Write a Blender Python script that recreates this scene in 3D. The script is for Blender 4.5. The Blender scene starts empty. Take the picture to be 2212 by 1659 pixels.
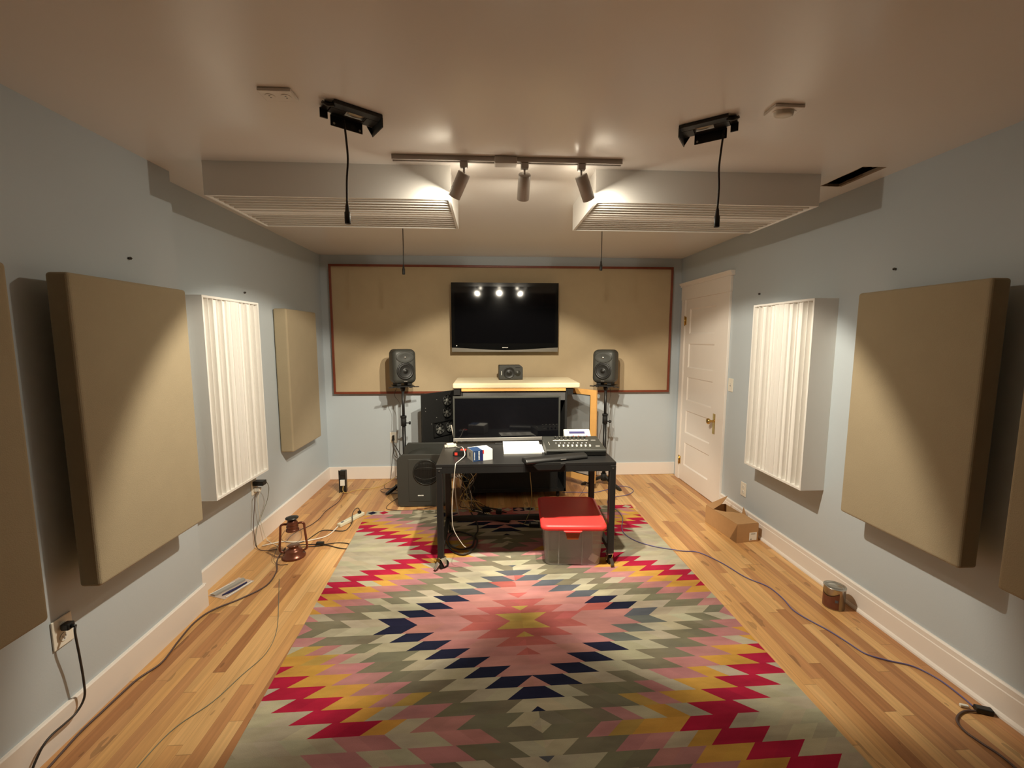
import bpy, bmesh, math, random
from mathutils import Vector, Matrix
random.seed(7)
C = bpy.context.scene.collection
W, H, YF = 3.936, 2.45, -8.2      # room width, height, far (behind the camera) wall
PI = math.pi

# ------------------------------------------------------------------ materials
def s2l(c):
    c = c / 255.0
    return c / 12.92 if c <= .04045 else ((c + .055) / 1.055) ** 2.4
def rgb(r, g, b): return (s2l(r), s2l(g), s2l(b), 1)
M = {}
def mat(name, col, rough=.5, metal=0, noise=.06, scale=40, bump=0, bscale=200, coat=0, spec=None, emit=None, trans=0, alpha=1):
    m = bpy.data.materials.new(name); m.use_nodes = True
    nt = m.node_tree; b = nt.nodes['Principled BSDF']
    if len(col) == 3: col = (*col, 1)
    b.inputs['Base Color'].default_value = col
    b.inputs['Roughness'].default_value = rough
    b.inputs['Metallic'].default_value = metal
    if coat: b.inputs['Coat Weight'].default_value = coat; b.inputs['Coat Roughness'].default_value = .2
    if spec is not None: b.inputs['Specular IOR Level'].default_value = spec
    if trans: b.inputs['Transmission Weight'].default_value = trans
    if alpha < 1: b.inputs['Alpha'].default_value = alpha
    if emit: b.inputs['Emission Color'].default_value = emit[0]; b.inputs['Emission Strength'].default_value = emit[1]
    tc = nt.nodes.new('ShaderNodeTexCoord')
    if noise:
        n = nt.nodes.new('ShaderNodeTexNoise'); n.inputs['Scale'].default_value = scale; n.inputs['Detail'].default_value = 4
        nt.links.new(tc.outputs['Object'], n.inputs['Vector'])
        mr = nt.nodes.new('ShaderNodeMapRange'); mr.inputs['To Min'].default_value = 1 - noise; mr.inputs['To Max'].default_value = 1 + noise
        nt.links.new(n.outputs['Fac'], mr.inputs['Value'])
        mx = nt.nodes.new('ShaderNodeVectorMath'); mx.operation = 'SCALE'; mx.inputs[0].default_value = col[:3]
        nt.links.new(mr.outputs['Result'], mx.inputs['Scale'])
        nt.links.new(mx.outputs['Vector'], b.inputs['Base Color'])
    if bump:
        n2 = nt.nodes.new('ShaderNodeTexNoise'); n2.inputs['Scale'].default_value = bscale; n2.inputs['Detail'].default_value = 3
        nt.links.new(tc.outputs['Object'], n2.inputs['Vector'])
        bp = nt.nodes.new('ShaderNodeBump'); bp.inputs['Strength'].default_value = bump; bp.inputs['Distance'].default_value = .002
        nt.links.new(n2.outputs['Fac'], bp.inputs['Height']); nt.links.new(bp.outputs['Normal'], b.inputs['Normal'])
    M[name] = m
    return m

mat('wall_paint', (.50, .56, .60), .42, noise=.015, scale=3, bump=.12, bscale=140)
mat('front_wall_low_bounce', (.12, .13, .14), .6, noise=.03)  # unseen wall's colour darkened to weaken light bounced back near the camera
mat('ceiling_paint', (.86, .82, .77), .21, noise=.015, scale=2, bump=.08, bscale=120, spec=.4)
mat('trim_white', (.85, .79, .73), .35, noise=.02, scale=5)
mat('diffuser_white', (.84, .82, .78), .38, noise=.01, scale=6)
mat('plate_white', (.80, .76, .66), .35, noise=.02)
mat('grey_white', (.62, .60, .58), .4, noise=.02)
mat('black_plastic', (.012, .012, .0115), .42)
mat('black_rough', (.008, .008, .0075), .75, bump=.3, bscale=120)
mat('desk_black', (.017, .0168, .0165), .38, noise=.05, scale=60, bump=.06, bscale=300)
mat('screen', (.004, .004, .005), .06, noise=0, spec=.5)
mat('gloss_black', (.006, .006, .006), .10, noise=0)
mat('silver', (.42, .40, .37), .33, metal=.6)
mat('dull_silver', (.20, .185, .155), .35, metal=.3)
mat('chrome', (.75, .73, .70), .2, metal=1, noise=0)
mat('brass', (.62, .44, .16), .28, metal=1, noise=.1)
mat('bronze_paint', (.17, .055, .03), .28, metal=.45, noise=.2, scale=20)
mat('mahogany', (.20, .045, .02), .4, noise=.25, scale=15)
mat('pine', (.80, .44, .14), .4, noise=.12, scale=14)
mat('speaker_grey', (.038, .039, .034), .5, noise=.05, bump=.1)
mat('cone_black', (.009, .009, .008), .45)
mat('grille_metal', (.045, .045, .04), .4, metal=.5)
mat('foam', (.10, .10, .10), .95, bump=1, bscale=60)
mat('card', (.50, .29, .13), .8, noise=.06, scale=25)
mat('card_dark', (.42, .23, .10), .85, noise=.06)
mat('paper', (.88, .87, .82), .7, noise=.01)
mat('ink', (.12, .12, .14), .7, noise=0)
mat('red_plastic', (.88, .055, .05), .38, noise=.04, scale=10)
mat('orange_plastic', (.42, .075, .008), .4)
mat('dark_contents', (.13, .13, .15), .8, noise=.4, scale=12)
mat('white_plastic', (.80, .79, .72), .4, noise=.02)
mat('cream_plastic', (.70, .68, .52), .45)
mat('lcd', (.06, .055, .16), .2, noise=0)
mat('blue_print', (.02, .05, .13), .5, noise=.2)
mat('blue_dark', (.015, .02, .10), .5, noise=.1)
mat('grey_print', (.38, .37, .34), .6, noise=.1)
mat('red_print', (.70, .05, .03), .5, noise=.05)
mat('cord_black', (.03, .024, .02), .5)
mat('cord_brown', (.10, .06, .05), .5)
mat('cord_white', (.75, .70, .60), .45)
mat('cord_grey', (.20, .20, .14), .5)
mat('cord_yellow', (.62, .42, .12), .5)
mat('cord_green', (.28, .27, .08), .5)
mat('cord_blue', (.13, .11, .26), .45)
mat('can_metal', (.55, .52, .46), .25, metal=.9)
mat('can_label', (.17, .055, .03), .4, noise=.35, scale=25)
mat('lamp_white', (.50, .46, .42), .4, noise=.02)
mat('cavity', (.02, .017, .013), .9)
mat('drywall_edge', (.28, .20, .13), .9, noise=.3, scale=60)
mat('screw', (.10, .09, .08), .5, metal=.5)
mat('lens_glow', (1, .85, .6), .5, noise=0, emit=((1, .80, .52, 1), 60))

def fabric(name, col, weave=900):
    m = mat(name, col, .95, noise=.05, scale=8, spec=.1)
    nt = m.node_tree; b = nt.nodes['Principled BSDF']
    tc = nt.nodes.new('ShaderNodeTexCoord')
    v = nt.nodes.new('ShaderNodeTexVoronoi'); v.inputs['Scale'].default_value = 260
    nt.links.new(tc.outputs['Object'], v.inputs['Vector'])
    bp = nt.nodes.new('ShaderNodeBump'); bp.inputs['Strength'].default_value = .25; bp.inputs['Distance'].default_value = .002
    nt.links.new(v.outputs['Distance'], bp.inputs['Height']); nt.links.new(bp.outputs['Normal'], b.inputs['Normal'])
    b.inputs['Sheen Weight'].default_value = .1
    return m
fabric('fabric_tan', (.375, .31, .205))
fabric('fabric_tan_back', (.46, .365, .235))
fabric('fabric_cream', (.80, .70, .47))

def clear_plastic(name, col, alpha, rough=.25):
    m = mat(name, col, rough, noise=0, alpha=alpha)
    return m
clear_plastic('bin_clear', (.66, .64, .62), .30, .22)
clear_plastic('lantern_glass', (.85, .8, .7), .16, .04)
clear_plastic('door_glass', (.25, .27, .27), .30, .03)
clear_plastic('bag_clear', (.85, .8, .75), .35, .2)

# floor: narrow strips of mixed light and reddish wood running away from the camera
def floor_mat():
    m = bpy.data.materials.new('strip_floor'); m.use_nodes = True
    nt = m.node_tree; N = nt.nodes; L = nt.links; b = N['Principled BSDF']
    def mth(op, a, bb=None, c=None):
        n = N.new('ShaderNodeMath'); n.operation = op
        for i, x in enumerate((a, bb, c)):
            if x is None: continue
            if isinstance(x, (int, float)): n.inputs[i].default_value = x
            else: L.new(x, n.inputs[i])
        return n.outputs[0]
    tc = N.new('ShaderNodeTexCoord'); sp = N.new('ShaderNodeSeparateXYZ'); L.new(tc.outputs['Object'], sp.inputs[0])
    wd = .0585
    px = mth('DIVIDE', sp.outputs['X'], wd); ix = mth('FLOOR', px); fx = mth('FRACT', px)
    wn = N.new('ShaderNodeTexWhiteNoise'); wn.noise_dimensions = '1D'; L.new(ix, wn.inputs['W'])
    ln = mth('ADD', mth('MULTIPLY', wn.outputs['Value'], .45), .55)
    off = mth('MULTIPLY', wn.outputs['Value'], 37.3)
    py = mth('ADD', mth('DIVIDE', sp.outputs['Y'], ln), off); iy = mth('FLOOR', py); fy = mth('FRACT', py)
    cb = N.new('ShaderNodeCombineXYZ'); L.new(ix, cb.inputs[0]); L.new(iy, cb.inputs[1])
    w2 = N.new('ShaderNodeTexWhiteNoise'); w2.noise_dimensions = '2D'; L.new(cb.outputs[0], w2.inputs['Vector'])
    cr = N.new('ShaderNodeValToRGB'); e = cr.color_ramp.elements
    e[0].position = 0; e[0].color = (.38, .17, .065, 1); e[1].position = 1; e[1].color = (.72, .45, .20, 1)
    for p, c in ((.18, (.48, .235, .095, 1)), (.40, (.56, .30, .12, 1)), (.6, (.62, .34, .125, 1)), (.82, (.66, .39, .16, 1))):
        k = cr.color_ramp.elements.new(p); k.color = c
    L.new(w2.outputs['Value'], cr.inputs['Fac'])
    # grain
    mp = N.new('ShaderNodeMapping'); mp.inputs['Scale'].default_value = (55, 2.2, 1)
    ad = N.new('ShaderNodeVectorMath'); ad.operation = 'ADD'; L.new(tc.outputs['Object'], ad.inputs[0])
    sc = N.new('ShaderNodeVectorMath'); sc.operation = 'SCALE'; sc.inputs['Scale'].default_value = 5; L.new(w2.outputs['Color'], sc.inputs[0]); L.new(sc.outputs[0], ad.inputs[1])
    L.new(ad.outputs[0], mp.inputs['Vector'])
    nz = N.new('ShaderNodeTexNoise'); nz.inputs['Scale'].default_value = 1; nz.inputs['Detail'].default_value = 5; nz.inputs['Distortion'].default_value = .6; L.new(mp.outputs[0], nz.inputs['Vector'])
    g = mth('MULTIPLY_ADD', nz.outputs['Fac'], .75, .62)
    mp2 = N.new('ShaderNodeMapping'); mp2.inputs['Scale'].default_value = (14, 5, 1); L.new(ad.outputs[0], mp2.inputs['Vector'])
    nk = N.new('ShaderNodeTexNoise'); nk.inputs['Scale'].default_value = 1; nk.inputs['Detail'].default_value = 2; L.new(mp2.outputs[0], nk.inputs['Vector'])
    knot = mth('SUBTRACT', 1, mth('MULTIPLY', mth('GREATER_THAN', nk.outputs['Fac'], .69), .32))
    # seams
    sx = mth('MINIMUM', fx, mth('SUBTRACT', 1, fx)); sx = mth('GREATER_THAN', sx, .016)
    sy = mth('MINIMUM', fy, mth('SUBTRACT', 1, fy)); sy = mth('GREATER_THAN', sy, .0022)
    seam = mth('MULTIPLY_ADD', mth('MULTIPLY', sx, sy), .3, .7)
    f = mth('MULTIPLY', mth('MULTIPLY', g, seam), knot)
    vm = N.new('ShaderNodeVectorMath'); vm.operation = 'SCALE'; L.new(cr.outputs['Color'], vm.inputs[0]); L.new(f, vm.inputs['Scale'])
    L.new(vm.outputs[0], b.inputs['Base Color'])
    b.inputs['Roughness'].default_value = .38; b.inputs['Specular IOR Level'].default_value = .4
    bp = N.new('ShaderNodeBump'); bp.inputs['Strength'].default_value = .15; bp.inputs['Distance'].default_value = .001; L.new(f, bp.inputs['Height']); L.new(bp.outputs[0], b.inputs['Normal'])
    M['strip_floor'] = m
floor_mat()

def rug_mat():
    m = bpy.data.materials.new('rug_wool'); m.use_nodes = True
    nt = m.node_tree; N = nt.nodes; L = nt.links; b = N['Principled BSDF']
    at = N.new('ShaderNodeAttribute'); at.attribute_name = 'wool'
    tc = N.new('ShaderNodeTexCoord')
    mp = N.new('ShaderNodeMapping'); mp.inputs['Scale'].default_value = (5, 16, 1); L.new(tc.outputs['Object'], mp.inputs['Vector'])
    n = N.new('ShaderNodeTexNoise'); n.inputs['Scale'].default_value = 1; n.inputs['Detail'].default_value = 5; L.new(mp.outputs[0], n.inputs['Vector'])
    mr = N.new('ShaderNodeMapRange'); mr.inputs['From Min'].default_value = .25; mr.inputs['From Max'].default_value = .75
    mr.inputs['To Min'].default_value = .80; mr.inputs['To Max'].default_value = 1.18; L.new(n.outputs['Fac'], mr.inputs['Value'])
    n3 = N.new('ShaderNodeTexNoise'); n3.inputs['Scale'].default_value = 350; L.new(tc.outputs['Object'], n3.inputs['Vector'])
    mr3 = N.new('ShaderNodeMapRange'); mr3.inputs['To Min'].default_value = .88; mr3.inputs['To Max'].default_value = 1.12; L.new(n3.outputs['Fac'], mr3.inputs['Value'])
    mu = N.new('ShaderNodeMath'); mu.operation = 'MULTIPLY'; L.new(mr.outputs[0], mu.inputs[0]); L.new(mr3.outputs[0], mu.inputs[1])
    v = N.new('ShaderNodeVectorMath'); v.operation = 'SCALE'; L.new(at.outputs['Color'], v.inputs[0]); L.new(mu.outputs[0], v.inputs['Scale'])
    L.new(v.outputs[0], b.inputs['Base Color'])
    b.inputs['Roughness'].default_value = 1; b.inputs['Specular IOR Level'].default_value = .05
    bp = N.new('ShaderNodeBump'); bp.inputs['Strength'].default_value = .4; bp.inputs['Distance'].default_value = .002; L.new(n3.outputs['Fac'], bp.inputs['Height']); L.new(bp.outputs[0], b.inputs['Normal'])
    M['rug_wool'] = m
rug_mat()

# ------------------------------------------------------------------ mesh helpers
def box(bm, x0, x1, y0, y1, z0, z1, mx=None):
    r = bmesh.ops.create_cube(bm, size=1)
    vs = r['verts']
    for v in vs:
        v.co = Vector((x0 + (v.co.x + .5) * (x1 - x0), y0 + (v.co.y + .5) * (y1 - y0), z0 + (v.co.z + .5) * (z1 - z0)))
        if mx is not None: v.co = mx @ v.co
    return vs
def bevel(bm, w, seg=2, ang=.6):
    es = [e for e in bm.edges if len(e.link_faces) == 2 and e.calc_face_angle(0) > ang]
    bmesh.ops.bevel(bm, geom=es, offset=w, segments=seg, profile=.5, affect='EDGES', clamp_overlap=True)
def bbox(x0, x1, y0, y1, z0, z1, w=.003, seg=2, mx=None):
    bm = bmesh.new(); box(bm, x0, x1, y0, y1, z0, z1)
    if w: bevel(bm, w, seg)
    if mx is not None: bm.transform(mx)
    return bm
def cyl(bm, p0, p1, r0, r1=None, seg=24, caps=True):
    p0 = Vector(p0); p1 = Vector(p1); r1 = r0 if r1 is None else r1
    d = (p1 - p0); q = d.to_track_quat('Z', 'Y').to_matrix()
    a = []; b = []
    for i in range(seg):
        t = 2 * PI * i / seg; v = Vector((math.cos(t), math.sin(t), 0))
        a.append(bm.verts.new(p0 + q @ (v * r0))); b.append(bm.verts.new(p1 + q @ (v * r1)))
    for i in range(seg):
        j = (i + 1) % seg; f = bm.faces.new((a[i], a[j], b[j], b[i])); f.smooth = True
    if caps: bm.faces.new(a[::-1]); bm.faces.new(b)
def lathe(bm, prof, c=(0, 0, 0), seg=40, mx=None):
    rings = []
    for r, z in prof:
        ring = []
        for i in range(seg):
            t = 2 * PI * i / seg
            v = Vector((c[0] + r * math.cos(t), c[1] + r * math.sin(t), c[2] + z))
            if mx is not None: v = mx @ v
            ring.append(bm.verts.new(v))
        rings.append(ring)
    for k in range(len(rings) - 1):
        for i in range(seg):
            j = (i + 1) % seg
            f = bm.faces.new((rings[k][i], rings[k][j], rings[k + 1][j], rings[k + 1][i])); f.smooth = True
    return rings
def cap(bm, ring): bm.faces.new(ring)
def smooth_pts(pts, n=5):
    P = [Vector(p) for p in pts]
    if len(P) < 3: return P
    out = []
    for i in range(len(P) - 1):
        a = P[max(i - 1, 0)]; b = P[i]; c = P[i + 1]; d = P[min(i + 2, len(P) - 1)]
        for k in range(n):
            t = k / n
            out.append(.5 * ((2 * b) + (-a + c) * t + (2 * a - 5 * b + 4 * c - d) * t * t + (-a + 3 * b - 3 * c + d) * t ** 3))
    out.append(P[-1]); return out
def tube(bm, pts, r, seg=8, sm=5):
    P = smooth_pts(pts, sm) if sm else [Vector(p) for p in pts]
    Q = [P[0]]
    for p in P[1:]:
        if (p - Q[-1]).length > 1e-4: Q.append(p)
    P = Q
    up = Vector((0, 0, 1)); rings = []; prev = None
    for i, p in enumerate(P):
        d = (P[min(i + 1, len(P) - 1)] - P[max(i - 1, 0)]).normalized()
        if prev is None:
            n = d.cross(up)
            if n.length < .1: n = d.cross(Vector((1, 0, 0)))
            n.normalize()
        else:
            n = prev - d * prev.dot(d)
            if n.length < 1e-4: n = d.orthogonal()
            n.normalize()
        prev = n; b = d.cross(n)
        rings.append([bm.verts.new(p + (n * math.cos(2 * PI * k / seg) + b * math.sin(2 * PI * k / seg)) * r) for k in range(seg)])
    for a, b in zip(rings, rings[1:]):
        for k in range(seg):
            j = (k + 1) % seg; f = bm.faces.new((a[k], a[j], b[j], b[k])); f.smooth = True
    bm.faces.new(rings[0][::-1]); bm.faces.new(rings[-1])
def prism(bm, poly, axis, a, b):
    """extrude a 2D polygon along axis ('x','y','z') from a to b"""
    def P(u, v, w): return {'x': (w, u, v), 'y': (u, w, v), 'z': (u, v, w)}[axis]
    A = [bm.verts.new(P(u, v, a)) for u, v in poly]; B = [bm.verts.new(P(u, v, b)) for u, v in poly]
    n = len(poly)
    fs = [bm.faces.new(A), bm.faces.new(B[::-1])]
    for i in range(n):
        j = (i + 1) % n; fs.append(bm.faces.new((A[j], A[i], B[i], B[j])))
    bmesh.ops.recalc_face_normals(bm, faces=bm.faces[:])
    return A + B
def obj(name, bm, m, parent=None, fix=True):
    if fix: bmesh.ops.recalc_face_normals(bm, faces=bm.faces[:])
    me = bpy.data.meshes.new(name); bm.to_mesh(me); bm.free()
    me.materials.append(M[m] if isinstance(m, str) else m)
    o = bpy.data.objects.new(name, me); C.objects.link(o)
    if parent is not None:
        o.parent = parent
        if parent.type == 'EMPTY': # geometry was written in the thing's local space
            pass
    return o
def tag(o, label, cat, group=None, kind=None):
    o['label'] = label; o['category'] = cat
    if group: o['group'] = group
    if kind: o['kind'] = kind
    return o
def thing(name, label, cat, loc=(0, 0, 0), rot=(0, 0, 0), group=None):
    o = bpy.data.objects.new(name, None); C.objects.link(o); o.empty_display_size = .05
    o.location = loc; o.rotation_euler = rot
    return tag(o, label, cat, group)
def struct(name, bm, m, parent=None):
    o = obj(name, bm, m, parent)
    if parent is None: o['kind'] = 'structure'
    return o
def B(*a, **k): return bbox(*a, **k)

# ------------------------------------------------------------------ the room
EX, EY = .105, -2.30          # nearer part of the left wall stands proud of the rest
bm = bmesh.new(); box(bm, -.15, W + .15, YF - .12, .12, -.05, 0); struct('floor', bm, 'strip_floor')
hole = (3.70, 3.83, -2.57, -2.28)
bm = bmesh.new()
box(bm, -.15, hole[0], YF - .12, .12, H, H + .016); box(bm, hole[1], W + .15, YF - .12, .12, H, H + .016)
box(bm, hole[0], hole[1], hole[3], .12, H, H + .016); box(bm, hole[0], hole[1], YF - .12, hole[2], H, H + .016)
ceil = struct('ceiling', bm, 'ceiling_paint')
bm = bmesh.new()
box(bm, hole[0] - .05, hole[1] + .10, hole[2] - .05, hole[3] + .05, H + .20, H + .22)
box(bm, hole[0] - .07, hole[0] - .05, hole[2] - .05, hole[3] + .05, H + .0161, H + .22)
box(bm, hole[1] + .10, hole[1] + .12, hole[2] - .05, hole[3] + .05, H + .0161, H + .22)
box(bm, hole[0] - .07, hole[1] + .12, hole[3] + .05, hole[3] + .07, H + .0161, H + .22)
box(bm, hole[0] - .07, hole[1] + .12, hole[2] - .07, hole[2] - .05, H + .0161, H + .22)
obj('ceiling_cavity', bm, 'cavity', ceil)
bm = bmesh.new()   # ragged cut rim of the drywall hanging slightly into the opening
rim = []
random.seed(3)
pts = []
def edge(a, b, n):
    for i in range(n):
        t = i / n; pts.append((a[0] + (b[0] - a[0]) * t + random.uniform(-.005, .005), a[1] + (b[1] - a[1]) * t + random.uniform(-.005, .005)))
edge((hole[0] + .006, hole[2] + .01), (hole[1] - .03, hole[2] + .004), 5); edge((hole[1] - .022, hole[2] + .006), (hole[1] - .02, hole[3] - .006), 9)
edge((hole[1] - .02, hole[3] - .006), (hole[0] + .006, hole[3] - .006), 5); edge((hole[0] + .006, hole[3] - .006), (hole[0] + .006, hole[2] + .01), 9)
out = [(min(max(x, hole[0]), hole[1]), min(max(y, hole[2]), hole[3])) for x, y in [(hole[0] if x < 3.76 and abs(x - hole[0]) < .02 else (hole[1] if x > 3.78 and abs(x - hole[1]) < .045 else x), hole[2] if y < hole[2] + .03 else (hole[3] if y > hole[3] - .02 else y)) for x, y in pts]]
n = len(pts)
I0 = [bm.verts.new((x, y, H + .001)) for x, y in pts]; I1 = [bm.verts.new((x, y, H + .014)) for x, y in pts]
O0 = [bm.verts.new((x, y, H + .001)) for x, y in out]; O1 = [bm.verts.new((x, y, H + .014)) for x, y in out]
for i in range(n):
    j = (i + 1) % n
    bm.faces.new((I0[i], I0[j], I1[j], I1[i])); bm.faces.new((O0[i], O0[j], I0[j], I0[i])); bm.faces.new((O1[i], O1[j], I1[j], I1[i]))
obj('drywall_rim', bm, 'drywall_edge', ceil)

bm = bmesh.new(); box(bm, -.15, 0, EY, .12, 0, H)
box(bm, -.15, EX, YF - .12, EY, 0, H); struct('wall_left', bm, 'wall_paint')
bm = bmesh.new(); box(bm, W, W + .15, YF - .12, .12, 0, H); struct('wall_right', bm, 'wall_paint')
bm = bmesh.new(); box(bm, 0, W, 0, .12, 0, H); struct('wall_back', bm, 'wall_paint')
bm = bmesh.new(); box(bm, EX, W, YF - .12, YF, 0, H); struct('wall_front', bm, 'front_wall_low_bounce')

bt, bh = .016, .144
def bboard(x0, x1, y0, y1): 
    bm = bmesh.new(); box(bm, x0, x1, y0, y1, .0005, bh); bevel(bm, .004, 2); return bm
struct('baseboard_back', bboard(0, W, -bt, 0), 'trim_white')
def bprof(x): return [(x, .0005), (x + bt, .0005), (x + bt, bh - .005), (x + bt - .004, bh), (x, bh)]
bm = bmesh.new(); prism(bm, bprof(0), 'y', EY, -bt); prism(bm, bprof(EX), 'y', YF, EY)
prism(bm, [(EY, .0005), (EY + bt, .0005), (EY + bt, bh - .005), (EY + bt - .004, bh), (EY, bh)], 'x', bt, EX + bt)
struct('baseboard_left', bm, 'trim_white')
# right baseboard: profiled cap and a quarter-round shoe
prof = [(W, .0005), (W - .03, .0005), (W - .029, .010), (W - .023, .018), (W - .017, .021), (W - .017, .112), (W - .014, .116), (W - .014, .140), (W - .008, .1465), (W, .1465)]
bm = bmesh.new(); prism(bm, prof, 'y', YF, -1.035); struct('baseboard_right', bm, 'trim_white')

# door on the right wall (five flat panels)
door = thing('door_1', 'white painted five-panel door with brass knob in the right wall', 'door')
door['kind'] = 'structure'; 
dy0, dy1, dz1 = -.175, -.91, 1.985
bm = bmesh.new()
prs = [(1.62, 1.885), (1.26, 1.517), (.905, 1.16), (.548, .795), (.185, .44)]
py0, py1 = -.265, -.79
xf = W - .012
# stiles, rails
box(bm, xf, W + .02, py0, dy0, .006, dz1); box(bm, xf, W + .02, dy1, py1, .006, dz1)
zs = [.006] + [z for p in reversed(prs) for z in p] + [dz1]
for i in range(0, len(zs), 2): box(bm, xf, W + .02, py1, py0, zs[i], zs[i + 1])
for a, b_ in prs: box(bm, xf + .010, W + .02, py1, py0, a, b_)
for a, b_ in prs:   # sloped sticking round each panel
    g = .012
    for (q0, q1, flip) in (((py0, a), (py0, b_), 0), ((py1, a), (py1, b_), 0)):
        s = -1 if q0[0] == py0 else 1
        vs = [bm.verts.new(p) for p in ((xf, q0[0], a), (xf, q0[0], b_), (xf + .010, q0[0] + s * g, b_ - g), (xf + .010, q0[0] + s * g, a + g))]
        bm.faces.new(vs)
    for z, s in ((a, 1), (b_, -1)):
        vs = [bm.verts.new(p) for p in ((xf, py0, z), (xf, py1, z), (xf + .010, py1 + g, z + s * g), (xf + .010, py0 - g, z + s * g))]
        bm.faces.new(vs)
obj('door_slab', bm, 'trim_white', door)
bm = bmesh.new()
cx0 = W - .022
box(bm, cx0, W, dy0 + .012, -.082, .0005, 1.985); box(bm, cx0, W, -1.03, dy1 - .008, .0005, 1.985)
box(bm, cx0 - .004, W, -1.035, -.077, 1.985, 2.125); 
prism(bm, [(W, 2.125), (W - .03, 2.125), (W - .032, 2.14), (W - .048, 2.155), (W - .048, 2.168), (W, 2.168)], 'y', -1.06, -.055)
box(bm, W - .018, W, dy0 + .002, dy0 + .012, .0005, 1.985)
bevel(bm, .002, 1)
obj('door_casing', bm, 'trim_white', door)
for z in (1.76, .22):
    bm = bmesh.new(); cyl(bm, (W - .022, dy0 + .006, z - .045), (W - .022, dy0 + .006, z + .045), .007, seg=12)
    for k in (-.05, .05): 
        cyl(bm, (W - .022, dy0 + .006, z + k - .004), (W - .022, dy0 + .006, z + k + .004), .005, seg=10)
    box(bm, W - .018, W - .012, dy0 - .018, dy0 + .004, z - .042, z + .042)
    obj('hinge', bm, 'brass', door)
bm = bmesh.new(); box(bm, xf - .004, xf + .001, -.875, -.835, .665, .86); bevel(bm, .002, 2)
pl_ = obj('knob_plate', bm, 'brass', door)
bm = bmesh.new(); mx = Matrix.Translation((xf, -.855, .79)) @ Matrix.Rotation(-PI / 2, 4, 'Y')
r_ = lathe(bm, [(.012, .0), (.012, .02), (.009, .03), (.014, .038), (.026, .048), (.029, .058), (.024, .068), (.012, .074), (.001, .075)], mx=mx, seg=24)
obj('knob', bm, 'brass', door)

# ------------------------------------------------------------------ acoustic panels
def fabric_panel(label, wx, side, face, y0, y1, thick, z0=.600, z1=1.818, m='fabric_tan'):
    """wx = wall plane, side=+1 for the left wall (panel sticks out to +x)"""
    t = thing('acoustic_panel', label, 'acoustic panel', (wx, (y0 + y1) / 2, z0), group='fabric wrapped acoustic panels on the side walls')
    hw = abs(y1 - y0) / 2; a = abs(face - wx)
    f0, f1 = side * (a - thick), side * a
    bm = bbox(min(f0, f1), max(f0, f1), -hw, hw, 0, z1 - z0, .014, 4)
    obj('fabric_cover', bm, m, t)
    if a - thick > .01:
        for z in (.2, z1 - z0 - .2):
            bm = bmesh.new(); box(bm, min(0, f0), max(0, f0), -hw * .45, hw * .45, z - .03, z + .03)
            obj('mounting_block', bm, 'black_rough', t)
    return t
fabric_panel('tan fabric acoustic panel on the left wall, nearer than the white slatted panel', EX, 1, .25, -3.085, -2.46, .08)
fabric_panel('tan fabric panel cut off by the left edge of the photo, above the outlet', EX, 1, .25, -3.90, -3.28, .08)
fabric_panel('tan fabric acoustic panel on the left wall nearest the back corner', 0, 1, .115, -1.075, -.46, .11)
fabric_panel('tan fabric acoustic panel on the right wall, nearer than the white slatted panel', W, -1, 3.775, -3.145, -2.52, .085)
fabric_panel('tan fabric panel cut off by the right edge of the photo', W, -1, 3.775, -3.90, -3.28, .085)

def diffuser_mesh(wd=.61, ln=1.22, dp=.15):
    bm = bmesh.new(); rim = .013
    # local: x across wells, z along wells, front face at y=0 looking to -y, body to +dp
    box(bm, -wd / 2, -wd / 2 + rim, 0, dp, 0, ln); box(bm, wd / 2 - rim, wd / 2, 0, dp, 0, ln)
    box(bm, -wd / 2 + rim, wd / 2 - rim, 0, dp, 0, rim); box(bm, -wd / 2 + rim, wd / 2 - rim, 0, dp, ln - rim, ln)
    seq = [(n * n) % 13 for n in range(-6, 7)]
    ww = (wd - 2 * rim) / 13
    for i, s in enumerate(seq):
        d = .006 + s / 12 * .034
        x = -wd / 2 + rim + i * ww
        box(bm, x, x + ww, d, dp - .002, rim, ln - rim)
        if i: box(bm, x - .002, x + .002, .004, .08, rim, ln - rim)
    return bm
def diffuser(label, cat, loc, rotm, dp):
    t = thing('diffuser_panel', label, cat, loc, group='white slatted sound diffusers')
    bm = diffuser_mesh(dp=dp); bm.transform(rotm); obj('diffuser_body', bm, 'diffuser_white', t)
    return t
# wall pair: facing into the room
diffuser('white slatted diffuser with vertical ridges on the left wall', 'diffuser panel', (.15, -1.88, .602), Matrix.Rotation(PI / 2, 4, 'Z'), .15)
diffuser('white slatted diffuser with vertical ridges on the right wall', 'diffuser panel', (W - .156, -1.90, .602), Matrix.Rotation(-PI / 2, 4, 'Z'), .156)
# ceiling pair: front face down, wells running across the room
zc = 2.284
mx = Matrix.Rotation(PI / 2, 4, 'Z') @ Matrix.Rotation(-PI / 2, 4, 'X')
def ceil_mx(): 
    # local z(length)->world x, local x(width)->world y, local y(depth)->world z
    return Matrix(((0, 0, 1, 0), (1, 0, 0, 0), (0, 1, 0, 0), (0, 0, 0, 1)))
diffuser('white ridged diffuser box under the ceiling, left of the spotlights', 'diffuser panel', (.372, -2.155, zc), ceil_mx(), H - zc)
diffuser('white ridged diffuser box under the ceiling, right of the spotlights', 'diffuser panel', (2.345, -2.155, zc), ceil_mx(), H - zc)

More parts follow.
